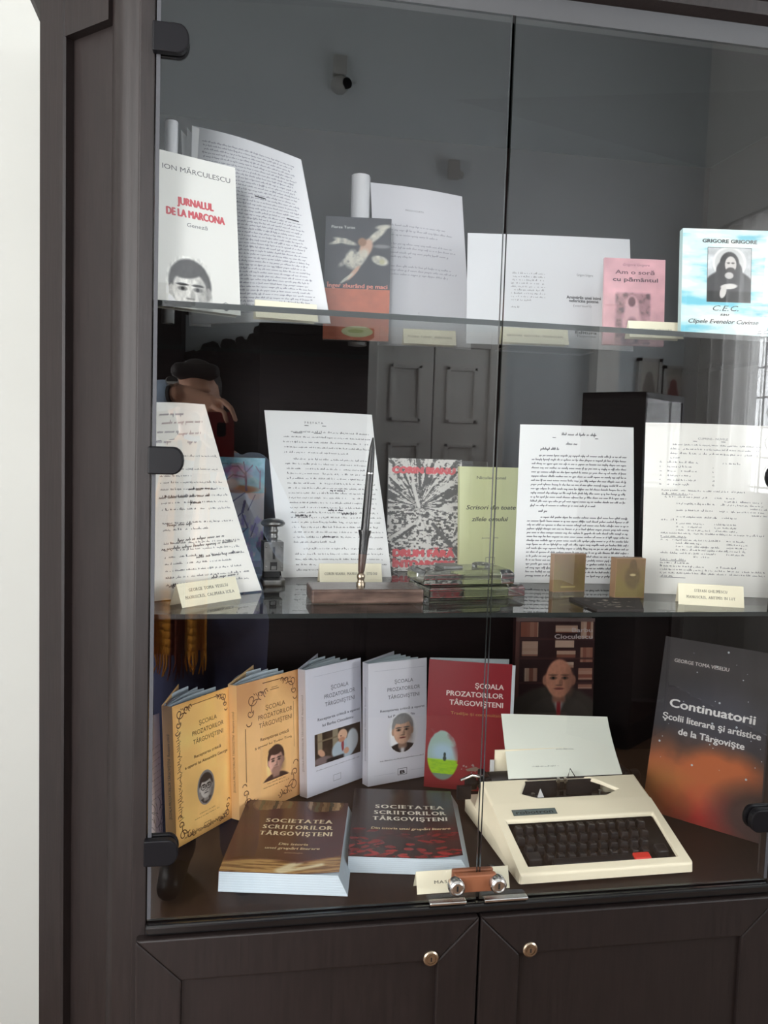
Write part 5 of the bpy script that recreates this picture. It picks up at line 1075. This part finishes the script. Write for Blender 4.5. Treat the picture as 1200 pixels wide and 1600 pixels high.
# ================================================================ THE ROOM SEEN IN THE GLASS
# heavy carved dark furniture against the far wall
def carved():
    Y = 3.3; pl = lambda px, py: refl(px, py, Y)
    x0, xg0, xg1, x1 = pl(215, 500).x, pl(290, 500).x, pl(408, 500).x, pl(578, 500).x; zt = pl(420, 505).z; zm = pl(300, 562).z
    t = empty('carved_sideboard', ((x0+x1)/2, BY+.25, 0), 'very dark carved wooden sideboard against the far wall', 'sideboard')
    def part(name, mb, bevel=0):
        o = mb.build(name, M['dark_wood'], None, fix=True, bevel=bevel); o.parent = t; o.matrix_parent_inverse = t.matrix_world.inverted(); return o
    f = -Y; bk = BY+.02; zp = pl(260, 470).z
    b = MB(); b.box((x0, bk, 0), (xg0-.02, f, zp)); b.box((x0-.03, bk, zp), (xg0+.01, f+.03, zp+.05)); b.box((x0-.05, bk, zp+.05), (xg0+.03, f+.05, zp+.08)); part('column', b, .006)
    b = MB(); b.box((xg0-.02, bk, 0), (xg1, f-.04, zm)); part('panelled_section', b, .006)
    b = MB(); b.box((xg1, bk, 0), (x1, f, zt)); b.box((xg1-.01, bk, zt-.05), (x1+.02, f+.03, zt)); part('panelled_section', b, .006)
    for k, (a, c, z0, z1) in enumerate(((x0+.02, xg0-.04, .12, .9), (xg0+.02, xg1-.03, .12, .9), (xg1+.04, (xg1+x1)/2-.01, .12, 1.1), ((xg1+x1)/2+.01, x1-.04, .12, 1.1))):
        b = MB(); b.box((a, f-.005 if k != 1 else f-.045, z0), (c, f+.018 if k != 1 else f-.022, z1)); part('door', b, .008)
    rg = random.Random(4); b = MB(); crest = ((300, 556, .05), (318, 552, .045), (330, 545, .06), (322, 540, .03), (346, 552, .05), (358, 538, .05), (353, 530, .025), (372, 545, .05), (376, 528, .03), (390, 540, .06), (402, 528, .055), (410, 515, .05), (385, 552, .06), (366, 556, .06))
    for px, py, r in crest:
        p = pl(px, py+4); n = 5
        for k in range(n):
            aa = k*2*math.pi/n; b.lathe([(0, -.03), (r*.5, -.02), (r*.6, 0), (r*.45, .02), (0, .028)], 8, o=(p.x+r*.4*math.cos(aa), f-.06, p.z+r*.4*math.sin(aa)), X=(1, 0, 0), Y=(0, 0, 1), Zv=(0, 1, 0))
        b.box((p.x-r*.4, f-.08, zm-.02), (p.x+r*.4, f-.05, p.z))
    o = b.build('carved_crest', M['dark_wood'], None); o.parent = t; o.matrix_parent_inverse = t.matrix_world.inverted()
carved()
# free-standing dark case with a glass front
p = refl(1012, 612, 2.7); t = thing('showcase', (p.x, p.y, 0), R(-38), 'narrow tall black showcase with a glass front standing in the room', 'showcase')
hc = p.z; b = MB(); b.box((-.02, -.34, 0), (0, 0, hc)); b.box((.42, -.34, 0), (.44, 0, hc)); b.box((-.02, -.34, hc-.03), (.44, .0, hc)); b.box((-.02, -.34, 0), (.44, 0, .12)); b.box((-.02, -.34, 0), (.44, -.33, hc)); b.build('body', M['black_matte'], t)
b = MB(); b.face([(0, -.004, .12), (.42, -.004, .12), (.42, -.004, hc-.03), (0, -.004, hc-.03)]); b.build('glass_front', glass('showcase_glass', .25), t)
p0, p1 = refl(575, 900, 3.3), refl(915, 900, 3.3); t = empty('added_dark_chest', ((p0.x+p1.x)/2, -3.45, 0), 'long dark wooden chest added to darken the reflection of the white door', 'chest'); wc = p1.x-p0.x  # chest added to make the low part of the door's reflection dark
for nm, q_ in (('body', ((-wc/2, -.22, .04), (wc/2, .15, .66))), ('lid', ((-wc/2-.015, -.23, .66), (wc/2+.015, .165, .70))), ('plinth', ((-wc/2+.01, -.21, 0), (wc/2-.01, .14, .04)))): b = MB(); b.box(*q_); b.build(nm, M['dark_wood'], t, bevel=.006)
# wall things
for (px0, px1, py0, py1, c1, lab) in ((994, 1026, 560, 640, (150, 146, 140), 'pale framed print with a grey figure, nearer the door casing'), (1033, 1062, 572, 652, (170, 120, 116), 'pale framed print with a reddish figure, nearer the window corner')):
    a_, c_ = refl(px0, py0, -BY), refl(px1, py1, -BY); w_ = c_.x-a_.x; h_ = a_.z-c_.z
    t = thing('framed_print', (c_.x, BY+.025, c_.z), math.pi, lab, 'picture', 'framed prints on the far wall'); b = MB()
    for q_ in ((0, 0, w_, .02), (0, h_-.02, w_, h_), (0, 0, .02, h_), (w_-.02, 0, w_, h_)): b.box((q_[0], -.012, q_[1]), (q_[2], .024, q_[3]))
    b.build('frame', M['white_plastic'], t); A = Art(100*h_/w_)
    def fn(X, Y):
        im = np.zeros(X.shape+(3,))+np.array((206, 202, 196.)); return mixc(im, c1, np.clip(sell(X, Y, 50, A.H*.62, 16, A.H*.12, .3)+sell(X, Y, 50, A.H*.36, 26, A.H*.26, .3), 0, 1))
    A.image(6, 6, 94, A.H-6, 30, 60, fn); b = MB(); A.emit(b, lambda u, v, off: (u, -off, v), w_/100); b.build('print', M['paper'], t)
p = refl(530, 135, -BY); t = thing('security_camera', (p.x, BY, p.z), 0, 'small white dome security camera with a dark lens high on the far wall', 'camera')
b = MB(); b.box((-.04, .0, .045), (.035, .05, .15)); b.build('junction_box', M['white_plastic'], t, bevel=.006)
b = MB(); b.lathe([(.05, 0), (.05, .02), (.048, .035), (.035, .06), (.0, .07)], 22, o=(-.0, 0, 0), X=(1, 0, 0), Y=(0, 0, 1), Zv=(0, 1, 0)); b.build('dome', M['white_plastic'], t, sm=50)
b = MB(); b.lathe([(.03, 0), (.03, .02), (.026, .024), (0, .026)], 20, o=(.03, .045, -.002), X=(.8, -.5, 0), Y=(0, 0, 1), Zv=(.53, .85, -.05)); b.build('lens', M['black_plastic'], t, sm=50)
p = refl(705, 270, -BY); t = thing('motion_sensor', (p.x, BY, p.z), 0, 'small white motion sensor on a swivel bracket on the far wall', 'sensor')
b = MB(); b.box((-.035, .03, -.055), (.035, .07, .055)); b.build('body', M['white_plastic'], t, bevel=.01); b = MB(); b.tube([(.06, 0, -.02), (.055, .03, -.015), (.03, .05, -.01)], .014, 8); b.build('bracket', M['white_plastic'], t)

# ---------------- the person taking the photograph
def cap(b, p, q, r0, r1, flat=None, n=14):
    """a rounded tapering limb between two joints"""
    p, q = Vector(p), Vector(q); d = (q-p); L_ = d.length; d = d.normalized() if L_ > 1e-6 else Vector((0, 0, 1)); a = d.cross(Vector((0, 0, 1)) if abs(d.z) < .9 else Vector((0, 1, 0))).normalized(); c = d.cross(a); rows = []
    prof = [(r0*math.cos(t), -r0*math.sin(t)) for t in [R(85), R(60), R(30), 0]]+[(r1*math.cos(t), L_+r1*math.sin(t)) for t in [0, R(30), R(60), R(85)]]
    for r, h in prof: rows.append([p+d*h+(a*math.cos(2*math.pi*k/n)+c*math.sin(2*math.pi*k/n))*r for k in range(n)])
    if flat: rows = [[Vector((flat[0]*(v.x-p.x)+p.x, flat[1]*(v.y-p.y)+p.y, v.z)) for v in r] for r in rows]
    b.grid(rows, closed_u=True); b.face(rows[0][::-1]); b.face(rows[-1])
def ellips(b, c, rx, ry, rz, n=18):
    rows = [[(c[0]+rx*math.cos(t)*math.cos(2*math.pi*k/n), c[1]+ry*math.cos(t)*math.sin(2*math.pi*k/n), c[2]+rz*math.sin(t)) for k in range(n)] for t in [R(-86+172*j/12) for j in range(13)]]
    b.grid(rows, closed_u=True); b.face(rows[0][::-1]); b.face(rows[-1])
def organic(name, mb, m, parent, vox, sm=4, inv=None):
    o = mb.build(name, m, None, fix=True); r = o.modifiers.new('remesh', 'REMESH'); r.mode = 'VOXEL'; r.voxel_size = vox; r.use_smooth_shade = True
    s_ = o.modifiers.new('smooth', 'SMOOTH'); s_.factor = .5; s_.iterations = sm
    if parent: o.parent = parent; o.matrix_parent_inverse = parent.matrix_world.inverted()
    return o
M['skin'] = mat('skin', (224, 170, 142), .5, noise=.06, nscale=30); M['shirt'] = mat('light_blue_shirt', (176, 196, 222), .85, noise=.05, nscale=60); M['navy'] = mat('navy_cloth', (84, 88, 124), .9, noise=.08, nscale=50)
M['hair'] = mat('dark_hair', (30, 24, 22), .6); M['shoe'] = mat('black_leather', (22, 20, 20), .4); M['redcase'] = mat('red_phone_case', (150, 30, 34), .4); M['wool'] = mat('scarf_wool', rough=.95, spec=.1, attr=True)
Wl = refl(275, 616, 1.25); Kn = refl(333, 634, 1.215)
bd = MB(); hc_ = Vector((.0, -1.63, 1.60))
ellips(bd, hc_+Vector((0, -.012, .02)), .076, .096, .098); ellips(bd, hc_+Vector((0, .018, -.045)), .06, .07, .075); ellips(bd, hc_+Vector((0, .06, -.098)), .026, .024, .02)
cap(bd, hc_+Vector((0, .082, .02)), hc_+Vector((0, .106, -.028)), .009, .014); ellips(bd, hc_+Vector((0, .084, -.066)), .025, .012, .008); ellips(bd, hc_+Vector((0, .074, .028)), .052, .02, .012)
for sd in (-1, 1): ellips(bd, hc_+Vector((sd*.077, -.01, -.02)), .011, .02, .032); ellips(bd, hc_+Vector((sd*.04, .06, -.035)), .022, .022, .02)
cap(bd, (.03, -1.63, 1.40), hc_+Vector((0, -.02, -.08)), .062, .056)
SL, SR = Vector((-.115, -1.61, 1.385)), Vector((.185, -1.61, 1.375)); EL, ER = Vector((-.27, -1.41, 1.575)), Vector((.30, -1.46, 1.15)); WR = Vector((.185, -1.27, 1.33))
for (x, z, r) in ((.04, 1.33, .105), (.045, 1.2, .105), (.055, 1.06, .10), (.06, .95, .115)): ellips(bd, (x, -1.66, z), .165 if z > 1.1 else .16, r, .13)
cap(bd, SL, EL, .052, .042); cap(bd, EL, Wl, .042, .028); cap(bd, SR, ER, .052, .042); cap(bd, ER, WR, .042, .028)
for sd in (-1, 1): cap(bd, (.06+sd*.085, -1.67, .92), (.06+sd*.10, -1.64, .50), .085, .055); cap(bd, (.06+sd*.10, -1.64, .50), (.06+sd*.105, -1.69, .09), .055, .036); cap(bd, (.06+sd*.105, -1.70, .05), (.06+sd*.115, -1.56, .035), .042, .03)
def digit(pts, r): 
    for k in range(len(pts)-1): cap(bd, pts[k], pts[k+1], r*(1-.1*k), r*(1-.1*(k+1)), n=10)
# left hand: palm behind the phone's top corner, four fingers over its back, thumb on the screen side
pc = (Wl+Kn)/2
for k, (o1, o2) in enumerate(((.014, .016), (.004, .005), (-.007, -.007), (-.018, -.020))):
    cap(bd, Wl+Vector((.006, 0, o1)), Kn+Vector((-.003*k, -.004*k, o2)), .0155, .0125, n=10)
F = lambda px, py, y: refl(px, py, y)
digit([Kn+Vector((.0, 0, .014)), F(349, 627, 1.200), F(361, 638, 1.186), F(368, 656, 1.184)], .0092)
digit([Kn+Vector((-.002, -.002, .002)), F(340, 640, 1.200), F(350, 645, 1.187), F(354, 658, 1.181)], .0092)
digit([Kn+Vector((-.008, -.004, -.010)), F(317, 657, 1.206), F(318, 671, 1.190), F(331, 682, 1.182)], .0091)
digit([Kn+Vector((-.014, -.008, -.020)), F(314, 670, 1.209), F(316, 686, 1.192), F(328, 698, 1.183)], .0080)
digit([Wl+Vector((.02, -.012, -.012)), Wl+Vector((.055, -.035, -.028)), F(326, 664, 1.236), F(338, 676, 1.228)], .0108)
# right hand under the phone
PB = CAM-CF*.012+CU*-.095; KR = PB+Vector((.03, -.015, -.005))
for k in range(4): cap(bd, WR+Vector((-.004+.004*k, 0, .004*k)), KR+Vector((.004, .004*k-.008, -.018+.012*k)), .0155, .012, n=10)
for k in range(4):
    z = -.02+.017*k; digit([KR+Vector((.004, .004*k-.008, -.018+.012*k)), PB+Vector((.042, .006, z)), PB+Vector((.030, .021, z)), PB+Vector((.006+.004*k, .021, z))], .0092-.0004*k)
digit([WR+Vector((-.03, 0, .01)), PB+Vector((-.02, -.02, -.02)), PB+Vector((-.012, -.012, .02)), PB+Vector((-.0, -.011, .035))], .0105)
body = organic('person', bd, M['skin'], None, .0034, 3); me_ = body.data
tag(body, 'person in a light blue shirt and ochre scarf holding up a red phone', 'person')
sh = MB()
for (x, z, r) in ((.04, 1.33, .118), (.045, 1.2, .118), (.055, 1.06, .115), (.06, .96, .122)): ellips(sh, (x, -1.66, z), .178 if z > 1.1 else .172, r, .125)
cap(sh, SL, EL, .066, .056); cap(sh, EL, Wl+(EL-Wl).normalized()*.032, .055, .043); cap(sh, SR, ER, .066, .056); cap(sh, ER, WR+(ER-WR).normalized()*.03, .055, .042); cap(sh, (.03, -1.63, 1.40), (.027, -1.63, 1.46), .085, .072)
organic('shirt', sh, M['shirt'], body, .007, 3)
tr = MB()
ellips(tr, (.06, -1.66, .90), .185, .135, .11)
for sd in (-1, 1): cap(tr, (.06+sd*.088, -1.665, .88), (.06+sd*.10, -1.64, .50), .102, .078); cap(tr, (.06+sd*.10, -1.64, .50), (.06+sd*.105, -1.685, .10), .078, .066)
organic('trousers', tr, M['navy'], body, .008, 3)
b = MB()
for sd in (-1, 1): cap(b, (.06+sd*.105, -1.71, .052), (.06+sd*.118, -1.53, .042), .05, .04); cap(b, (.06+sd*.105, -1.70, .10), (.06+sd*.105, -1.70, .05), .046, .05)
organic('shoes', b, M['shoe'], body, .007, 2)
b = MB(); ellips(b, hc_+Vector((0, -.03, .04)), .083, .095, .092); ellips(b, hc_+Vector((0, -.06, -.01)), .078, .06, .09); cap(b, hc_+Vector((-.05, .06, .085)), hc_+Vector((.05, .06, .085)), .026, .026); organic('hair', b, M['hair'], body, .006, 3)
b = MB(); d_ = (Wl-EL).normalized(); c0 = Wl-d_*.012
b.tube([c0-d_*.012, c0+d_*.012], .0345, 24); b.tube([c0+Vector((.0, .012, .028)), c0+Vector((.0, .02, .038))], .018, 20, m=1); b.tube([c0+Vector((.0, .0195, .0375)), c0+Vector((.0, .0205, .0385))], .015, 20, m=2)
o = b.build('wrist_watch', [M['black_plastic'], M['chrome'], M['black_matte']], None, fix=True); o.parent = body
for sd in (-1, 1):
    b = MB(); ellips(b, hc_+Vector((sd*.031, .082, .008)), .011, .009, .008); ellips(b, hc_+Vector((sd*.031, .0895, .005)), .005, .003, .005, 10); o = b.build('eye', M['black_plastic'], None, sm=60); o.parent = body
# scarf: a loop round the neck and two fringed ends down the front
sf = MB(); n = 26
def sc_pt(x, y, z): return Vector((x, y, z))
def scol(u, v): 
    s_ = math.sin(u*9+v*.6); c = (236, 160, 62) if u < .64 else (120, 62, 44)
    return lin(c)
for (xa, xb, x0t, zb_, ph, yo) in ((-.155, -.025, -.06, .80, 0., 0.), (-.045, .045, .03, .815, 1.7, .018)):
    rows = []; m_ = 14
    for j in range(n+1):
        v = j/n; z = 1.47-(1.47-zb_)*v; sp = min(1, .35+v*1.2); row = []
        for i in range(m_+1):
            u = i/m_; x = x0t*(1-min(1, v*1.5))+(xa+xb)/2*min(1, v*1.5)+(xb-xa)*(u-.5)*sp; y = -1.535+yo+.014*math.sin(u*11+ph)*sp+.02*math.sin(v*3)-.02*(1-v)
            row.append(Vector((x, y, z)))
        rows.append(row)
    for j in range(n):
        for i in range(m_):
            u = (i+.5)/m_; cc = scol((1-u) if ph == 0 else u*.0+(.9 if u < .3 else .1), 0) if ph else scol(u*.9, 0)
            sf.face((rows[j][i], rows[j][i+1], rows[j+1][i+1], rows[j+1][i]), cc)
    rg = random.Random(int(ph*10)+1)
    for k in range(13):
        i = k/12*m_; a0 = rows[-1][min(m_, int(round(i)))]; L_ = rg.uniform(.06, .085)
        sf.tube([a0, a0+Vector((rg.uniform(-.006, .006), rg.uniform(-.004, .004), -L_*.5)), a0+Vector((rg.uniform(-.012, .012), 0, -L_))], [.0042, .0034, .002], 6, scol((1-k/12) if ph == 0 and k > 20 else k/12*.9, 0) if ph == 0 else scol(.9 if k < 4 else .1, 0))
rr = []
for k in range(24):
    a0 = 2*math.pi*k/24; rr.append([Vector((.02+(.066+.02*math.cos(t))*math.cos(a0), -1.63+(.07+.02*math.cos(t))*math.sin(a0), 1.455+.028*math.sin(t)-.02*math.sin(a0))) for t in [2*math.pi*j/10 for j in range(10)]])
rr.append(rr[0]); sf.grid(rr, lin((236, 160, 62)), closed_u=True)
o = sf.build('scarf', M['wool'], None, sm=60); o.parent = body
o['label'] = 'ochre wool scarf with brown stripe and fringed ends'
so = o.modifiers.new('solid', 'SOLIDIFY'); so.thickness = .004
# phone
ph_m = Matrix(((CR.x, CU.x, -CF.x, 0), (CR.y, CU.y, -CF.y, 0), (CR.z, CU.z, -CF.z, 0), (0, 0, 0, 1))); ph_m.translation = CAM-CF*.004
t = empty('mobile_phone', ph_m, 'red-cased phone held upright by the person in the light blue shirt', 'phone')
def rrect(x0, y0, x1, y1, r, z, n=6): return [(cx+r*math.cos(R(a0+90*k/n)), cy+r*math.sin(R(a0+90*k/n)), z) for cx, cy, a0 in ((x1-r, y1-r, 0), (x0+r, y1-r, 90), (x0+r, y0+r, 180), (x1-r, y0+r, 270)) for k in range(n+1)]
px0, px1, py0, py1 = -.055, .021, -.085, .078
b = MB(); b.prism(rrect(px0, py0, px1, py1, .01, 0), (0, 0, .009)); b.build('case', M['redcase'], t, fix=True, bevel=.0012)
b = MB(); b.prism(rrect(px0+.003, py0+.003, px1-.003, py1-.003, .008, .0088), (0, 0, .0006)); b.build('screen', M['edge'], t, fix=True)
b = MB(); b.prism(rrect(-.026, .012, -.002, .05, .006, -.0008), (0, 0, .002)); b.build('camera_bump', M['black_plastic'], t, fix=True)
